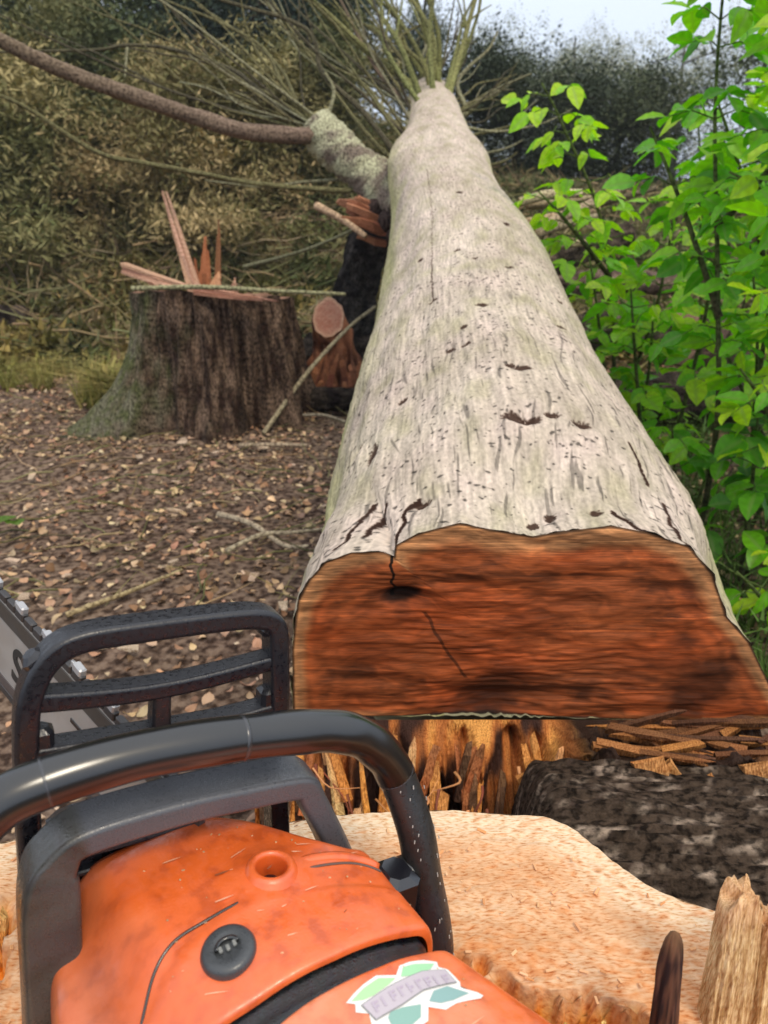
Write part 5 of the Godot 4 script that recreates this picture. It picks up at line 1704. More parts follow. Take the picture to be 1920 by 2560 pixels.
func make_saplings() -> void:
	var greens := [Color(0.06, 0.21, 0.022), Color(0.115, 0.37, 0.016), Color(0.20, 0.54, 0.015), Color(0.33, 0.64, 0.015), Color(0.52, 0.73, 0.02)]
	for g in greens:
		for k in 4:
			leaf_set.append(leaf_mesh(k, g))
	sapling("tall leafy sapling nearest the camera, reaching the picture's top", V(1.08, 0, -2.35), [
		[V(0, 0, 0), V(-0.02, 0.5, 0.05), V(-0.08, 1.0, 0.0), V(-0.14, 1.45, -0.05), V(-0.16, 1.9, -0.08)],
		[V(-0.06, 0.85, 0.03), V(-0.18, 1.15, -0.06), V(-0.30, 1.38, -0.1)],
		[V(-0.10, 1.1, 0.0), V(0.0, 1.3, 0.1), V(0.06, 1.6, 0.15)]], 0.40, 0.092, 0.088, 2, 21)
	sapling("sapling at the right edge of the picture with big bright leaves", V(1.30, 0, -2.15), [
		[V(0, 0, 0), V(-0.06, 0.5, 0.02), V(-0.14, 1.0, 0.05), V(-0.22, 1.4, 0.08), V(-0.26, 1.72, 0.1)],
		[V(-0.10, 0.7, 0.03), V(-0.20, 0.95, 0.10), V(-0.24, 1.15, 0.16)],
		[V(-0.05, 0.4, 0.0), V(-0.20, 0.62, 0.06), V(-0.30, 0.74, 0.06)]], 0.32, 0.09, 0.090, 3, 22)
	sapling("slim yellow green sapling closest to the trunk's upper part", V(1.02, 0, -3.2), [
		[V(0, 0, 0), V(-0.04, 0.6, 0.0), V(-0.16, 1.1, 0.05), V(-0.36, 1.45, 0.1), V(-0.45, 1.58, 0.12)],
		[V(-0.10, 0.9, 0.03), V(-0.3, 1.1, 0.1), V(-0.44, 1.22, 0.15)],
		[V(0, 0.3, 0), V(0.1, 0.8, 0.05), V(0.12, 1.3, 0.05)]], 0.40, 0.062, 0.078, 4, 23)
	sapling("low leafy sapling leaning against the trunk's right flank", V(0.98, 0, -3.0), [
		[V(0, 0, 0), V(-0.06, 0.4, 0.0), V(-0.16, 0.8, 0.05), V(-0.22, 1.0, 0.08)],
		[V(0, 0, 0), V(0.05, 0.45, 0.1), V(0.02, 0.85, 0.15)]], 0.38, 0.075, 0.082, 3, 24)
	sapling("bushy sapling behind the others with many yellow leaves", V(1.70, 0, -3.2), [
		[V(0, 0, 0), V(-0.08, 0.5, 0.0), V(-0.1, 0.95, 0.05), V(-0.12, 1.35, 0.1)],
		[V(0, 0, 0), V(0.12, 0.45, 0.1), V(0.2, 0.85, 0.1), V(0.2, 1.25, 0.1)],
		[V(0, 0.2, 0), V(-0.25, 0.55, 0.1), V(-0.4, 0.8, 0.15)]], 0.3, 0.09, 0.092, 3, 25)
	sapling("leaning sapling whose tips hang over the upper right corner", V(1.55, 0, -2.35), [
		[V(0, 0, 0), V(-0.10, 0.7, 0.05), V(-0.26, 1.25, 0.1), V(-0.45, 1.65, 0.15), V(-0.62, 1.85, 0.15)],
		[V(-0.16, 0.95, 0.05), V(-0.4, 1.15, 0.1), V(-0.6, 1.25, 0.1)]], 0.40, 0.075, 0.088, 3, 32)
	sapling("shoots rising close along the trunk's right edge, mid height", V(1.02, 0, -2.75), [
		[V(0, 0, 0), V(-0.04, 0.35, 0.0), V(-0.12, 0.72, 0.03), V(-0.16, 0.9, 0.05)],
		[V(0, 0, 0), V(0.10, 0.4, 0.0), V(0.14, 0.95, 0.0), V(0.10, 1.3, 0.0)]], 0.36, 0.075, 0.080, 3, 33)
	sapling("dark leaved seedling low at the right edge", V(1.18, 0, -2.2), [
		[V(0, 0, 0), V(-0.02, 0.3, 0.0), V(-0.06, 0.6, 0.02)],
		[V(0, 0, 0), V(0.12, 0.25, 0.0), V(0.2, 0.45, 0.05)]], 0.45, 0.10, 0.10, 1, 26)
	sapling("small yellowish seedling at the lower right beside the butt", V(1.16, 0, -1.85), [
		[V(0, 0, 0), V(0.03, 0.2, 0.0), V(0.0, 0.40, 0.02)],
		[V(0, 0, 0), V(-0.10, 0.14, 0.02), V(-0.2, 0.24, 0.03)]], 0.35, 0.09, 0.085, 3, 27)
	sapling("thin stemmed seedling close under the trunk's right flank", V(0.98, 0, -2.35), [
		[V(0, 0, 0), V(0.0, 0.25, 0.0), V(-0.05, 0.5, 0.02)],
		[V(0, 0, 0), V(0.1, 0.2, -0.05), V(0.15, 0.42, -0.1)]], 0.45, 0.11, 0.09, 2, 28)
	sapling("loose sapling further back above the cut branches", V(1.85, 0.2, -4.3), [
		[V(0, 0, 0), V(-0.1, 0.6, 0.0), V(-0.2, 1.1, 0.05), V(-0.3, 1.5, 0.1)],
		[V(0, 0, 0), V(0.15, 0.6, 0.1), V(0.2, 1.2, 0.1), V(0.15, 1.7, 0.1)]], 0.3, 0.12, 0.105, 2, 29)
	sapling("sapling with dense crown at the upper right, behind the tallest one", V(1.45, 0, -2.75), [
		[V(0, 0, 0), V(-0.06, 0.6, 0.0), V(-0.10, 1.15, 0.05), V(-0.16, 1.6, 0.05), V(-0.18, 1.95, 0.05)],
		[V(-0.08, 0.9, 0.0), V(-0.24, 1.2, 0.06), V(-0.42, 1.5, 0.1)],
		[V(-0.06, 0.8, 0.0), V(0.1, 1.2, 0.1), V(0.12, 1.6, 0.1)]], 0.42, 0.095, 0.090, 3, 30)
	sapling("leafy sapling filling the middle right, yellowish low leaves", V(1.38, 0, -2.6), [
		[V(0, 0, 0), V(-0.04, 0.35, 0.0), V(-0.12, 0.75, 0.05), V(-0.2, 1.05, 0.05)],
		[V(0, 0, 0), V(0.08, 0.4, 0.05), V(0.10, 0.85, 0.05)]], 0.33, 0.095, 0.085, 3, 31)

# ---------------------------------------------------------------- chainsaw
# cross sections of the covers, left to right: front edge, middle, back edge, far back of the rear cover
const PA := [Vector2(-0.124, -0.02), Vector2(-0.123, 0.035), Vector2(-0.120, 0.080), Vector2(-0.106, 0.095), Vector2(-0.089, 0.115), Vector2(-0.055, 0.122), Vector2(-0.01, 0.125), Vector2(0.035, 0.123), Vector2(0.066, 0.116), Vector2(0.085, 0.102), Vector2(0.090, 0.070), Vector2(0.090, 0.0)]
const PB := [Vector2(-0.126, -0.02), Vector2(-0.125, 0.030), Vector2(-0.1235, 0.066), Vector2(-0.104, 0.075), Vector2(-0.076, 0.109), Vector2(-0.045, 0.1185), Vector2(-0.005, 0.1225), Vector2(0.035, 0.122), Vector2(0.066, 0.116), Vector2(0.085, 0.104), Vector2(0.090, 0.070), Vector2(0.090, 0.0)]
const PC := [Vector2(-0.132, -0.03), Vector2(-0.130, 0.015), Vector2(-0.126, 0.050), Vector2(-0.100, 0.058), Vector2(-0.063, 0.097), Vector2(-0.036, 0.110), Vector2(-0.002, 0.119), Vector2(0.038, 0.121), Vector2(0.068, 0.116), Vector2(0.086, 0.106), Vector2(0.091, 0.070), Vector2(0.091, 0.0)]
const PD := [Vector2(-0.132, -0.06), Vector2(-0.126, -0.02), Vector2(-0.112, 0.015), Vector2(-0.080, 0.048), Vector2(-0.047, 0.074), Vector2(-0.015, 0.09), Vector2(0.030, 0.108), Vector2(0.080, 0.113), Vector2(0.124, 0.108), Vector2(0.154, 0.093), Vector2(0.165, 0.060), Vector2(0.167, -0.02)]

func cover_prof(s: float, z: float) -> Vector2:
	var a := samp2(PA, s)
	var b := samp2(PB, s)
	var c := samp2(PC, s)
	if z < 0.03:
		return a.lerp(b, clampf((z + 0.04) / 0.07, 0, 1))
	if z < 0.105:
		return b.lerp(c, clampf((z - 0.03) / 0.062, 0, 1))
	return c.lerp(samp2(PD, s), clampf((z - 0.105) / 0.145, 0, 1.2))

# height of the cover's skin over (x, z)
func skin_y(x: float, z: float) -> float:
	var lo := 0.0
	var hi := 1.0
	for k in 26:
		var m := (lo + hi) * 0.5
		if cover_prof(m, z).x < x:
			lo = m
		else:
			hi = m
	return cover_prof(lo, z).y

func front_z(x: float) -> float:
	return lerpf(-0.046, 0.012, sm(-0.02, 0.075, x))

func skin_tube(b: Buf, pts: Array, r: float, lift: float, col: Color) -> void:
	var pp := PackedVector3Array()
	for k in pts.size() - 1:
		for s in 6:
			var q: Vector2 = (pts[k] as Vector2).cubic_interpolate(pts[k + 1], pts[maxi(k - 1, 0)], pts[mini(k + 2, pts.size() - 1)], s / 6.0)
			pp.push_back(Vector3(q.x, skin_y(q.x, q.y) + lift, q.y))
	b.tube(pp, radii(pp.size(), r, r), 8, col, col)

# a flat printed shape laid on the curved cover
func skin_print(poly: Array, lift: float, col: Color, b: Buf) -> void:
	var pv := PackedVector2Array(poly)
	var lo := Vector2(9, 9)
	var hi := Vector2(-9, -9)
	for p in pv:
		lo = lo.min(p)
		hi = hi.max(p)
	var st := 0.004
	var x := lo.x
	while x < hi.x:
		var z := lo.y
		while z < hi.y:
			var cell := PackedVector2Array([Vector2(x, z), Vector2(x + st, z), Vector2(x + st, z + st), Vector2(x, z + st)])
			for piece in Geometry2D.intersect_polygons(pv, cell):
				var id := Geometry2D.triangulate_polygon(piece)
				var v0 := b.v.size()
				var i0 := b.i.size()
				for p in piece:
					b.v.push_back(Vector3(p.x, skin_y(p.x, p.y) + lift, p.y))
					b.c.push_back(col)
					b.u.push_back(p)
				for q in id:
					b.i.push_back(v0 + q)
				b.turn_out(v0, i0, Vector3.UP)
			z += st
		x += st

func make_chainsaw() -> void:
	var root := thing("chainsaw", "orange and black chainsaw with leaf sticker standing on the sawn stump", "chainsaw", V(-0.10, 0.63, -0.36))
	root.basis = Basis(Vector3.UP, deg_to_rad(30)) * Basis(V(0, 0, 1), deg_to_rad(-8)) * Basis(Vector3.RIGHT, deg_to_rad(-3))
	var og := Color(0.82, 0.145, 0.024)
	var bk := Color(0.010, 0.0105, 0.012)
	var gy := Color(0.085, 0.09, 0.10)
	# front cover
	var b := Buf.new()
	var rows := [[0.5, -0.004, 0], [0.10, -0.004, 0], [0.05, -0.0035, 0], [0.022, -0.002, 0], [0.006, 0.0, 0], [0.0, 0.004, 0]]
	for k in 30:
		rows.append([0.0, (k + 1) / 31.0, 1])
	rows.append_array([[0.0, 0.0885, 2], [0.006, 0.0908, 2], [0.02, 0.0922, 2], [0.05, 0.0925, 2]])
	var ctr := Vector2(-0.01, 0.02)
	var nr := rows.size() - 1
	var f := func(s: float, t: float) -> Vector3:
		var q: Array = rows[int(round(t * nr))]
		var x0 := samp2(PA, s).x
		var zf := front_z(x0)
		var z: float
		if q[2] == 0:
			z = zf + q[1]
		elif q[2] == 1:
			z = lerpf(zf + 0.006, 0.087, q[1])
		else:
			z = q[1]
		var p := cover_prof(s, z)
		p = p.lerp(ctr, q[0])
		# moulded lines: a ridge down the left flank, the plateau round the valve, wear dents
		var y := p.y
		y -= 0.03 * (1.0 - sm(0.0095, 0.0125, Vector2(p.x - 0.006, z - 0.0195).length()))
		y += 0.004 * exp(-pow(Vector2((p.x - 0.004) * 0.8, z - 0.0185).length() / 0.021, 4.0))
		# step between the front panel and the lid behind the seam
		var sx := 0.034 + 0.35 * maxf(0.0, -0.045 - p.x)
		y += 0.0016 * sm(-0.001, 0.002, z - sx - 0.2 * absf(p.x + 0.02)) * sm(0.11, 0.09, absf(p.x))
		y += 0.0006 * no3(p.x * 30.0, z * 30.0, 2.0)
		return Vector3(p.x, y, z)
	var col := func(_s: float, _t: float, p: Vector3) -> Color:
		# handling grime gathers along the left shoulder and the front rim
		var g := clampf(0.55 + 0.5 * fb3(p.x * 9.0, p.y * 9.0, p.z * 9.0), 0, 1)
		var d := sm(-0.074, -0.100, p.x) * 0.42 * g + sm(0.0, -0.04, p.z) * 0.22 * g * (0.6 + 0.8 * no3(p.x * 70.0, p.y * 70.0, p.z * 70.0))
		var pale := sm(0.45, 0.85, no3(p.x * 16.0, 4.0, p.z * 13.0)) * 0.12
		return og.lerp(Color(0.26, 0.14, 0.085), d).lerp(Color(0.88, 0.40, 0.22), pale)
	b.grid(230, nr, f, col)
	put("front_cover", b.mesh(), M.orange, root)

	# raised collar with the dark valve in it
	b = Buf.new()
	var hx := 0.006
	var hz := 0.0195
	var hy := skin_y(hx, hz) + 0.0035
	b.lathe(V(hx, hy, hz), Vector3.UP, [Vector2(0.0100, -0.026), Vector2(0.0100, 0.0), Vector2(0.0106, 0.0024), Vector2(0.0122, 0.0034), Vector2(0.0142, 0.0030), Vector2(0.0160, 0.0012), Vector2(0.0185, -0.003), Vector2(0.022, -0.008)], 40, og)
	put("valve_collar", b.mesh(), M.orange, root)
	b = Buf.new()
	b.lathe(V(hx, hy - 0.013, hz), Vector3.UP, [Vector2(0.0003, 0.003), Vector2(0.006, 0.003), Vector2(0.0066, 0.001), Vector2(0.0067, -0.004), Vector2(0.0101, -0.004)], 28, bk)
	put("decompression_valve", b.mesh(), M.black, root)
	# moulded rib from the collar to the right edge
	b = Buf.new()
	skin_tube(b, [Vector2(0.022, 0.017), Vector2(0.045, 0.018), Vector2(0.066, 0.022), Vector2(0.083, 0.030)], 0.0042, -0.0016, og)
	put("cover_rib", b.mesh(), M.orange, root)
	b = Buf.new()
	skin_tube(b, [Vector2(-0.021, 0.033), Vector2(-0.040, 0.035), Vector2(-0.060, 0.0375), Vector2(-0.074, 0.045), Vector2(-0.084, 0.058), Vector2(-0.095, 0.074), Vector2(-0.106, 0.088)], 0.0010, 0.0004, Color(0.03, 0.02, 0.016))
	skin_tube(b, [Vector2(0.026, 0.0255), Vector2(0.045, 0.0265), Vector2(0.066, 0.0295), Vector2(0.082, 0.037)], 0.0010, 0.0004, Color(0.10, 0.05, 0.03))
	put("cover_seam", b.mesh(), M.rubber, root)
	# lid screw: round knob with a crescent slot
	var kx := -0.036
	var kz := 0.060
	b = Buf.new()
	var ky := skin_y(kx, kz)
	var ax := V(-0.22, 0.97, 0.06).normalized()
	b.lathe(V(kx, ky, kz), ax, [Vector2(0.0002, 0.0042), Vector2(0.0075, 0.0042), Vector2(0.0082, 0.0058), Vector2(0.0128, 0.0058), Vector2(0.0150, 0.0046), Vector2(0.0162, 0.002), Vector2(0.0165, -0.006)], 44, Color(0.050, 0.052, 0.058))
	var knob := put("cover_knob", b.mesh(), M.black, root)
	b = Buf.new()
	var arc := PackedVector3Array()
	var kb := Basis(Quaternion(Vector3.UP, ax))
	for k in 13:
		var a := PI * (0.0 + k / 12.0)
		arc.push_back(V(kx, ky, kz) + kb * V(cos(a) * 0.0062, 0.0062, -sin(a) * 0.0048))
	b.tube(arc, radii(13, 0.0014, 0.0014), 6, Color(0.008, 0.008, 0.008), Color(0.008, 0.008, 0.008))
	put("knob_slot", b.mesh(), M.rubber, knob)
	b = Buf.new()
	for k in 3:
		b.box(V(kx, ky, kz) + kb * V(-0.0042 + k * 0.0042, 0.0062, 0.0004 + 0.0008 * (k % 2)), V(0.0022, 0.002, 0.0036), 0.0004, Color(0.22, 0.22, 0.2), kb)
	put("knob_teeth", b.mesh(), M.black, knob)
	# black shell in the gap between the two covers
	b = Buf.new()
	var fg := func(s: float, t: float) -> Vector3:
		var z := lerpf(0.070, 0.135, t)
		var p := cover_prof(s, z).lerp(ctr, 0.065 + 0.02 * sm(0.03, 0.0, absf(t - 0.45)))
		return Vector3(p.x, p.y, z)
	var cg := func(_s: float, _t: float, p: Vector3) -> Color: return bk * (1.0 + 0.5 * no3(p.x * 40.0, p.y * 40.0, p.z * 60.0))
	b.grid(160, 16, fg, cg)
	put("inner_shell", b.mesh(), M.black, root)
	# rear cover
	var rrows := [[0.07, 0.1085], [0.03, 0.1082], [0.012, 0.1088], [0.003, 0.1102], [0.0, 0.113]]
	for k in 24:
		rrows.append([0.0, lerpf(0.116, 0.30, k / 23.0)])
	rrows.append_array([[0.03, 0.303], [0.1, 0.305], [0.6, 0.306]])
	var rn := rrows.size() - 1
	b = Buf.new()
	var fr := func(s: float, t: float) -> Vector3:
		var q: Array = rrows[int(round(t * rn))]
		var p0 := cover_prof(s, q[1])
		var z: float = q[1] + 0.006 * sm(0.0, -0.06, p0.x) * (1.0 - sm(0.11, 0.2, q[1]))
		var p := p0.lerp(ctr, q[0])
		return Vector3(p.x, p.y + 0.0004 * no3(p.x * 40.0, z * 40.0, 2.0), z)
	var rcol := func(_s: float, _t: float, p: Vector3) -> Color:
		var g := clampf(0.5 + 1.2 * fb3(p.x * 22.0, p.y * 18.0, p.z * 22.0), 0, 1)
		return og.lerp(Color(0.82, 0.33, 0.18), 0.55 * g)
	b.grid(200, rn, fr, rcol)
	put("rear_cover", b.mesh(), M.orange, root)
	# sticker: white edged leaves behind a mauve banner
	var grow := func(poly: Array, d: float) -> Array:
		var r := Geometry2D.offset_polygon(PackedVector2Array(poly), d, Geometry2D.JOIN_MITER)
		return Array(r[0])
	var leaf1 := [Vector2(0.0113, 0.1213), Vector2(0.0208, 0.1179), Vector2(0.0312, 0.1163), Vector2(0.0401, 0.1202), Vector2(0.0341, 0.1221), Vector2(0.0241, 0.1239), Vector2(0.0176, 0.1236)]
	var leaf2 := [Vector2(0.0434, 0.1206), Vector2(0.0478, 0.1158), Vector2(0.0549, 0.1161), Vector2(0.0676, 0.1193), Vector2(0.0627, 0.1222), Vector2(0.0518, 0.1231)]
	var banner := [Vector2(0.0155, 0.1262), Vector2(0.0352, 0.1235), Vector2(0.0570, 0.1225), Vector2(0.0709, 0.1255), Vector2(0.0719, 0.1346), Vector2(0.0506, 0.1328), Vector2(0.0351, 0.1353), Vector2(0.0184, 0.1361)]
	var leaf3 := [Vector2(0.0500, 0.1398), Vector2(0.0560, 0.1354), Vector2(0.0654, 0.1355), Vector2(0.0751, 0.1434), Vector2(0.0634, 0.1443), Vector2(0.0555, 0.1433)]
	var leaf4 := [Vector2(0.0246, 0.1381), Vector2(0.0275, 0.1360), Vector2(0.0347, 0.1368), Vector2(0.0447, 0.1395), Vector2(0.0407, 0.1456), Vector2(0.0319, 0.1477), Vector2(0.0241, 0.1452)]
	b = Buf.new()
	var outline := [Vector2(0.0084, 0.1206), Vector2(0.0145, 0.1180), Vector2(0.0217, 0.1157), Vector2(0.0308, 0.1141), Vector2(0.0415, 0.1185), Vector2(0.0465, 0.1139), Vector2(0.0540, 0.1136), Vector2(0.0627, 0.1149), Vector2(0.0703, 0.1182), Vector2(0.0688, 0.1220), Vector2(0.0735, 0.1248), Vector2(0.0744, 0.1300), Vector2(0.0750, 0.1350), Vector2(0.0728, 0.1385), Vector2(0.0808, 0.1438), Vector2(0.0830, 0.1468), Vector2(0.0799, 0.1482), Vector2(0.0637, 0.1465), Vector2(0.0558, 0.1476), Vector2(0.0477, 0.1424), Vector2(0.0432, 0.1490), Vector2(0.0310, 0.1505), Vector2(0.0192, 0.1468), Vector2(0.0150, 0.1380), Vector2(0.0166, 0.1314), Vector2(0.0108, 0.1275), Vector2(0.0126, 0.1235)]
	skin_print(outline, 0.0004, Color(0.80, 0.78, 0.74), b)
	var stk := put("sticker", b.mesh(), M.print, root)
	for q in [[leaf1, Color(0.42, 0.68, 0.36)], [leaf2, Color(0.36, 0.66, 0.38)], [leaf3, Color(0.26, 0.42, 0.40)], [leaf4, Color(0.26, 0.44, 0.38)]]:
		b = Buf.new()
		skin_print(q[0], 0.0007, q[1], b)
		put("printed_leaf", b.mesh(), M.print, stk)
	b = Buf.new()
	skin_print(grow.call(banner, 0.0006), 0.0009, Color(0.30, 0.30, 0.30), b)
	put("banner_edge", b.mesh(), M.print, stk)
	b = Buf.new()
	skin_print(banner, 0.0012, Color(0.52, 0.46, 0.50), b)
	put("banner", b.mesh(), M.print, stk)
	b = Buf.new()
	for k in 9:
		# worn letters, no longer readable
		var x := 0.020 + k * 0.0057
		var z := 0.1275 - 0.0022 * sin(k * 0.38) + 0.0004 * k * 0.4
		skin_print([Vector2(x, z), Vector2(x + 0.0014, z - 0.0002), Vector2(x + 0.0016, z + 0.0058), Vector2(x + 0.0002, z + 0.0060)], 0.0015, Color(0.47, 0.40, 0.47), b)
		if k % 3 != 1:
			skin_print([Vector2(x + 0.0012, z + 0.0004), Vector2(x + 0.0038, z), Vector2(x + 0.0038, z + 0.0012), Vector2(x + 0.0012, z + 0.0016)], 0.0015, Color(0.46, 0.38, 0.46), b)
		if k % 2 == 0:
			skin_print([Vector2(x + 0.0012, z + 0.0026), Vector2(x + 0.0034, z + 0.0024), Vector2(x + 0.0034, z + 0.0036), Vector2(x + 0.0012, z + 0.0038)], 0.0015, Color(0.45, 0.38, 0.46), b)
	put("worn_letters", b.mesh(), M.print, stk)
	# scuffs and a dusting of sawdust on the covers
	b = Buf.new()
	for k in 26:
		var x := rnd(-0.06, 0.07)
		var z := rnd(-0.02, 0.085) if k < 18 else rnd(0.12, 0.17)
		var a := rnd(-0.6, 0.6)
		var ln := rnd(0.003, 0.014)
		var w := rnd(0.00015, 0.0004)
		var d := Vector2(cos(a), sin(a)) * ln
		var nn := Vector2(-sin(a), cos(a)) * w
		var p := Vector2(x, z)
		skin_print([p - nn, p + d * 0.5 - nn * 1.5, p + d, p + d * 0.5 + nn * 1.5, p + nn], 0.0003 if k >= 18 else 0.0022, Color(0.80, 0.42, 0.26) if k % 3 else Color(0.25, 0.09, 0.04), b)
	put("scuffs", b.mesh(), M.print, root)
	b = Buf.new()
	for k in 80:
		var x := rnd(-0.07, 0.085)
		var z := rnd(-0.035, 0.087) if k < 50 else rnd(0.115, 0.20)
		if z < front_z(x) + 0.008 or Vector2(x - 0.006, z - 0.0195).length() < 0.024 or Vector2(x + 0.036, z - 0.06).length() < 0.018:
			continue
		var sz := rnd(0.0004, 0.0011)
		b.box(V(x, skin_y(x, z) + 0.0018 * (1.0 if k < 50 and z > 0.04 else 0.2), z), V(sz * rnd(1.0, 2.2), sz * 0.6, sz), sz * 0.12, jit(Color(0.60, 0.36, 0.20), 0.3), Basis(Vector3.UP, rnd(0, TAU)))
	put("sawdust_specks", b.mesh(), M.litter, root)
	# dark worn embossing low on the left flank
	b = Buf.new()
	for q in [[0.046, 0.026, 0.003, 0.014], [0.052, 0.026, 0.009, 0.003], [0.052, 0.014, 0.009, 0.003], [0.064, 0.022, 0.003, 0.014], [0.069, 0.028, 0.007, 0.003], [0.069, 0.021, 0.006, 0.003], [0.078, 0.018, 0.003, 0.014], [0.083, 0.012, 0.007, 0.003]]:
		var z: float = q[0] - 0.035
		var y: float = q[1]
		var x := -0.1262 + 0.002 * sm(0.0, 0.05, y)
		b.box(V(x - 0.0006, y, z), V(0.002, q[3], q[2]), 0.0004, Color(0.06, 0.035, 0.03), Basis(V(0, 0, 1), -0.1))
	put("worn_embossing", b.mesh(), M.rubber, root)

	# front handle: bent tube with rubber grip, ring where the grip ends
	b = Buf.new()
	var hp := smooth_path([V(-0.192, -0.03, 0.02), V(-0.190, 0.05, 0.012), V(-0.183, 0.120, 0.002), V(-0.170, 0.172, -0.003), V(-0.150, 0.199, -0.007), V(-0.122, 0.2095, -0.007), V(-0.072, 0.2140, -0.007), V(-0.015, 0.2110, -0.007), V(0.033, 0.2050, -0.007), V(0.062, 0.1985, -0.007), V(0.084, 0.1870, -0.007), V(0.103, 0.1680, -0.007), V(0.1155, 0.1480, -0.007)], 7)
	var hr := PackedFloat32Array()
	for k in hp.size():
		var t := float(k) / hp.size()
		hr.push_back(0.0146 + 0.0003 * sin(t * 60.0) * sm(0.4, 0.5, t))
	b.tube(hp, hr, 28, Color(0.009, 0.0095, 0.011), Color(0.009, 0.0095, 0.011))
	put("handle_grip", b.mesh(), M.rubber, root)
	b = Buf.new()
	var lp := smooth_path([V(0.1120, 0.1545, -0.007), V(0.118, 0.140, -0.002), V(0.126, 0.109, 0.011), V(0.1295, 0.077, 0.022), V(0.134, 0.045, 0.033), V(0.134, 0.018, 0.041), V(0.115, 0.008, 0.046)], 8)
	b.tube(lp, radii(lp.size(), 0.0138, 0.0142), 28, Color(0.016, 0.017, 0.018), Color(0.02, 0.02, 0.021))
	put("handle_tube", b.mesh(), M.black, root)
	for at in [0.985, 0.42, 0.60]:
		b = Buf.new()
		var k := int(at * (hp.size() - 1))
		var ring := PackedVector3Array([hp[k - 1].lerp(hp[k], 0.6), hp[k - 1].lerp(hp[k], 0.8), hp[k], hp[k] + (hp[k] - hp[k - 1]) * 0.2])
		var big: float = 0.0150 if at > 0.9 else 0.01475
		b.tube(ring, PackedFloat32Array([0.0140, big, big, 0.0140]), 28, Color(0.03, 0.03, 0.033), Color(0.03, 0.03, 0.033))
		put("grip_ring", b.mesh(), M.rubber, root)
	# pale chips of sawdust and scratches on the right leg of the handle
	b = Buf.new()
	for k in 46:
		var q := lp[int(rnd(0.15, 0.95) * (lp.size() - 1))]
		var a := rnd(0.2, 2.6)
		var nrm := V(cos(a) * 0.9, 0.25, sin(a)).normalized()
		var p := q + V(rnd(-0.002, 0.002), rnd(-0.006, 0.006), 0) + nrm * 0.0141
		b.box(p, V(0.0007, rnd(0.0010, 0.0040), 0.0008), 0.0002, Color(0.42, 0.40, 0.37), Basis(Vector3.UP, -a) * Basis(V(0, 0, 1), 0.28))
	put("sawdust_specks", b.mesh(), M.litter, root)

	# hand guard: a frame with three openings
	b = Buf.new()
	var gz := -0.067
	var nz := V(0, 0, 1)
	var gp := smooth_path([V(-0.127, 0.060, gz + 0.012), V(-0.1275, 0.150, gz), V(-0.1265, 0.215, gz), V(-0.122, 0.240, gz), V(-0.112, 0.2575, gz), V(-0.094, 0.2665, gz), V(-0.055, 0.2680, gz), V(0.0, 0.2675, gz), V(0.024, 0.2650, gz), V(0.0345, 0.2585, gz), V(0.0375, 0.246, gz), V(0.0405, 0.205, gz), V(0.043, 0.150, gz), V(0.045, 0.070, gz + 0.012)], 6)
	var gw := PackedFloat32Array()
	for k in gp.size():
		gw.push_back(0.0145)
	b.sweep(gp, gw, 0.022, 0.0035, nz, bk)
	var cr := smooth_path([V(-0.124, 0.2300, gz), V(-0.095, 0.2265, gz), V(-0.055, 0.2235, gz), V(-0.015, 0.2245, gz), V(0.037, 0.2300, gz)], 6)
	b.sweep(cr, radii(cr.size(), 0.0135, 0.0115), 0.018, 0.003, nz, bk)
	b.sweep(PackedVector3Array([V(-0.0445, 0.228, gz), V(-0.0445, 0.21, gz), V(-0.0445, 0.18, gz)]), PackedFloat32Array([0.013, 0.0125, 0.014]), 0.017, 0.003, nz, bk)
	var rail := smooth_path([V(-0.126, 0.182, gz), V(-0.06, 0.1795, gz), V(0.0, 0.1785, gz), V(0.041, 0.182, gz)], 6)
	b.sweep(rail, radii(rail.size(), 0.033, 0.030), 0.019, 0.003, nz, bk)
	for q in [[-0.119, 0.254, 0.6], [0.031, 0.2575, -0.6], [-0.118, 0.202, 0.0], [0.034, 0.2, 0.0]]:
		b.box(V(q[0], q[1], gz), V(0.014, 0.016, 0.016), 0.003, bk, Basis(V(0, 0, 1), q[2]))
	put("hand_guard", b.mesh(), M.black, root)

	# grey bridge of the housing under the handle
	b = Buf.new()
	var bp := smooth_path([V(-0.121, -0.03, -0.022), V(-0.121, 0.05, -0.022), V(-0.121, 0.125, -0.024), V(-0.115, 0.147, -0.026), V(-0.098, 0.1575, -0.027), V(-0.04, 0.1605, -0.027), V(0.0, 0.1585, -0.027), V(0.034, 0.1560, -0.027), V(0.0455, 0.1525, -0.027), V(0.0515, 0.141, -0.027), V(0.078, 0.086, -0.027), V(0.09, 0.05, -0.025)], 6)
	var bw := PackedFloat32Array()
	for k in bp.size():
		bw.push_back(lerpf(0.034, 0.0185, sm(10.0, 22.0, k)))
	b.sweep(bp, bw, 0.034, 0.0045, nz, gy)
	for k in b.c.size():
		if b.v[k].x < -0.10:
			b.c[k] = Color(0.050, 0.049, 0.046) * (1.0 + 0.5 * no3(b.v[k].y * 60.0, b.v[k].z * 60.0, b.v[k].x * 60.0))
	put("housing_bridge", b.mesh(), M.black, root)
	b = Buf.new()
	b.box(V(0.0, 0.040, 0.09), V(0.15, 0.075, 0.22), 0.008, bk)
	put("crankcase", b.mesh(), M.black, root)
	b = Buf.new()
	b.box(V(-0.062, 0.070, -0.075), V(0.105, 0.118, 0.05), 0.008, bk)
	for k in 6:
		b.box(V(-0.06, 0.055 + k * 0.0135, -0.05), V(0.098, 0.004, 0.012), 0.001, Color(0.03, 0.03, 0.032))
	put("cylinder_block", b.mesh(), M.black, root)
	b = Buf.new()
	b.box(V(0.104, 0.066, 0.022), V(0.028, 0.055, 0.032), 0.005, bk)
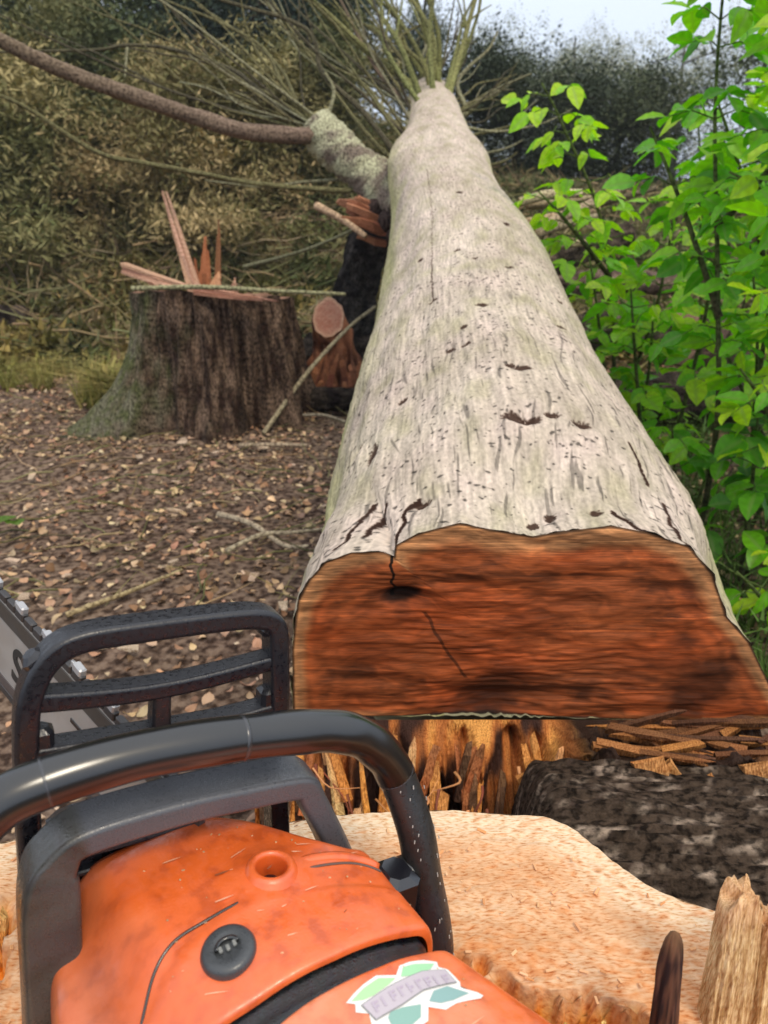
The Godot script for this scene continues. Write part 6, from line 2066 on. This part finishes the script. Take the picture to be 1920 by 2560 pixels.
	b.lathe(V(0.112, 0.078, 0.016), V(0.95, 0.25, 0.2).normalized(), [Vector2(0.0003, 0.012), Vector2(0.012, 0.012), Vector2(0.014, 0.009), Vector2(0.014, -0.01)], 20, Color(0.03, 0.03, 0.03))
	put("rubber_mount", b.mesh(), M.rubber, root)

	# guide bar with chain
	var a0 := V(-0.020, 0.132, -0.04)
	var dir := V(-0.071, 0.040, -0.216).normalized()
	var up := (V(0.02, 1, 0) - dir * dir.dot(V(0.02, 1, 0))).normalized()
	var side := dir.cross(up)
	var L := 0.62
	var hgt := 0.088
	b = Buf.new()
	var tip := 14
	var loop := []
	loop.append([0.0, 0.0])
	loop.append([L, 0.0])
	for k in tip + 1:
		var an := PI * k / tip
		loop.append([L + sin(an) * hgt * 0.5, -hgt * 0.5 + cos(an) * hgt * 0.5])
	loop.append([0.0, -hgt])
	for sgn in [-1.0, 1.0]:
		var v0 := b.v.size()
		var i0 := b.i.size()
		b.v.push_back(a0 + dir * L * 0.5 + up * (-hgt * 0.5) + side * sgn * 0.0024)
		b.c.push_back(Color(0.40, 0.37, 0.34))
		b.u.push_back(Vector2.ZERO)
		for q in loop:
			b.v.push_back(a0 + dir * q[0] + up * q[1] + side * sgn * 0.0024)
			b.c.push_back(Color(0.38, 0.36, 0.34))
			b.u.push_back(Vector2.ZERO)
		for k in loop.size():
			b.i.append_array(PackedInt32Array([v0, v0 + 1 + k, v0 + 1 + (k + 1) % loop.size()]))
		b.turn_out(v0, i0, side * sgn)
	for k in loop.size():
		var q: Array = loop[k]
		var q2: Array = loop[(k + 1) % loop.size()]
		var v0 := b.v.size()
		var i0 := b.i.size()
		for s in [[q, -1.0], [q2, -1.0], [q2, 1.0], [q, 1.0]]:
			b.v.push_back(a0 + dir * s[0][0] + up * s[0][1] + side * s[1] * 0.0024)
			b.c.push_back(Color(0.12, 0.11, 0.11))
			b.u.push_back(Vector2.ZERO)
		b.i.append_array(PackedInt32Array([v0, v0 + 1, v0 + 2, v0, v0 + 2, v0 + 3]))
		b.turn_out(v0, i0, up * (q[1] + q2[1] + hgt))
	var bar := put("guide_bar", b.mesh(), M.steel, root)
	# darker worn rail along the bar's upper edge, and the slot near the saw
	b = Buf.new()
	b.box(a0 + dir * L * 0.5 - up * 0.010 - side * 0.0026, V(0.0012, 0.016, L), 0.0002, Color(0.085, 0.075, 0.07), Basis(side, up, -dir))
	b.box(a0 + dir * L * 0.5 - up * (hgt - 0.006) - side * 0.0026, V(0.0012, 0.010, L), 0.0002, Color(0.12, 0.10, 0.095), Basis(side, up, -dir))
	put("bar_rail", b.mesh(), M.steel, bar)
	b = Buf.new()
	b.box(a0 + dir * 0.165 - up * 0.040 - side * 0.0027, V(0.001, 0.004, 0.026), 0.0002, Color(0.02, 0.018, 0.016), Basis(side, up, -dir))
	b.box(a0 + dir * 0.150 - up * 0.078 - side * 0.0027, V(0.001, 0.005, 0.010), 0.0002, Color(0.02, 0.018, 0.016), Basis(side, up, -dir))
	put("bar_slot", b.mesh(), M.rubber, bar)
	# lettering on the bar's face
	var tm := TextMesh.new()
	tm.text = "ST"
	var fnt := SystemFont.new()
	fnt.font_names = PackedStringArray(["Droid Sans"])
	fnt.font_weight = 700
	tm.font = fnt
	tm.font_size = 24
	tm.pixel_size = 0.0021
	tm.depth = 0.0008
	var lm := StandardMaterial3D.new()
	lm.albedo_color = Color(0.16, 0.15, 0.14)
	lm.roughness = 0.6
	var letters := put("bar_lettering", tm, lm, bar)
	letters.transform = Transform3D(Basis(-dir, up, -side), a0 + dir * 0.262 - up * 0.049 - side * 0.0030)
	# chain links and cutters along the upper edge
	var dark := Color(0.06, 0.058, 0.055)
	for k in 34:
		b = Buf.new()
		b.box(a0 + dir * (0.02 + k * 0.0175) + up * 0.0035, V(0.0062, 0.0085, 0.0150), 0.0012, dark, Basis(side, up, -dir))
		put_n("chain_link", k, b.mesh(), M.steel, bar)
		if k % 3 == 0:
			b = Buf.new()
			var cp := a0 + dir * (0.02 + k * 0.0175) + up * 0.0105
			b.box(cp, V(0.0068, 0.0075, 0.013), 0.0012, Color(0.42, 0.42, 0.43), Basis(side, up, -dir) * Basis(Vector3.RIGHT, 0.12))
			b.box(cp + dir * 0.010 - up * 0.001, V(0.003, 0.0065, 0.005), 0.001, Color(0.40, 0.40, 0.41), Basis(side, up, -dir))
			put_n("cutter", k / 3, b.mesh(), M.steel, bar)
	b = Buf.new()
	b.box(a0 + dir * L * 0.5 - up * (hgt + 0.0035), V(0.0062, 0.0085, L), 0.0012, dark, Basis(side, up, -dir))
	put("lower_chain", b.mesh(), M.steel, bar)
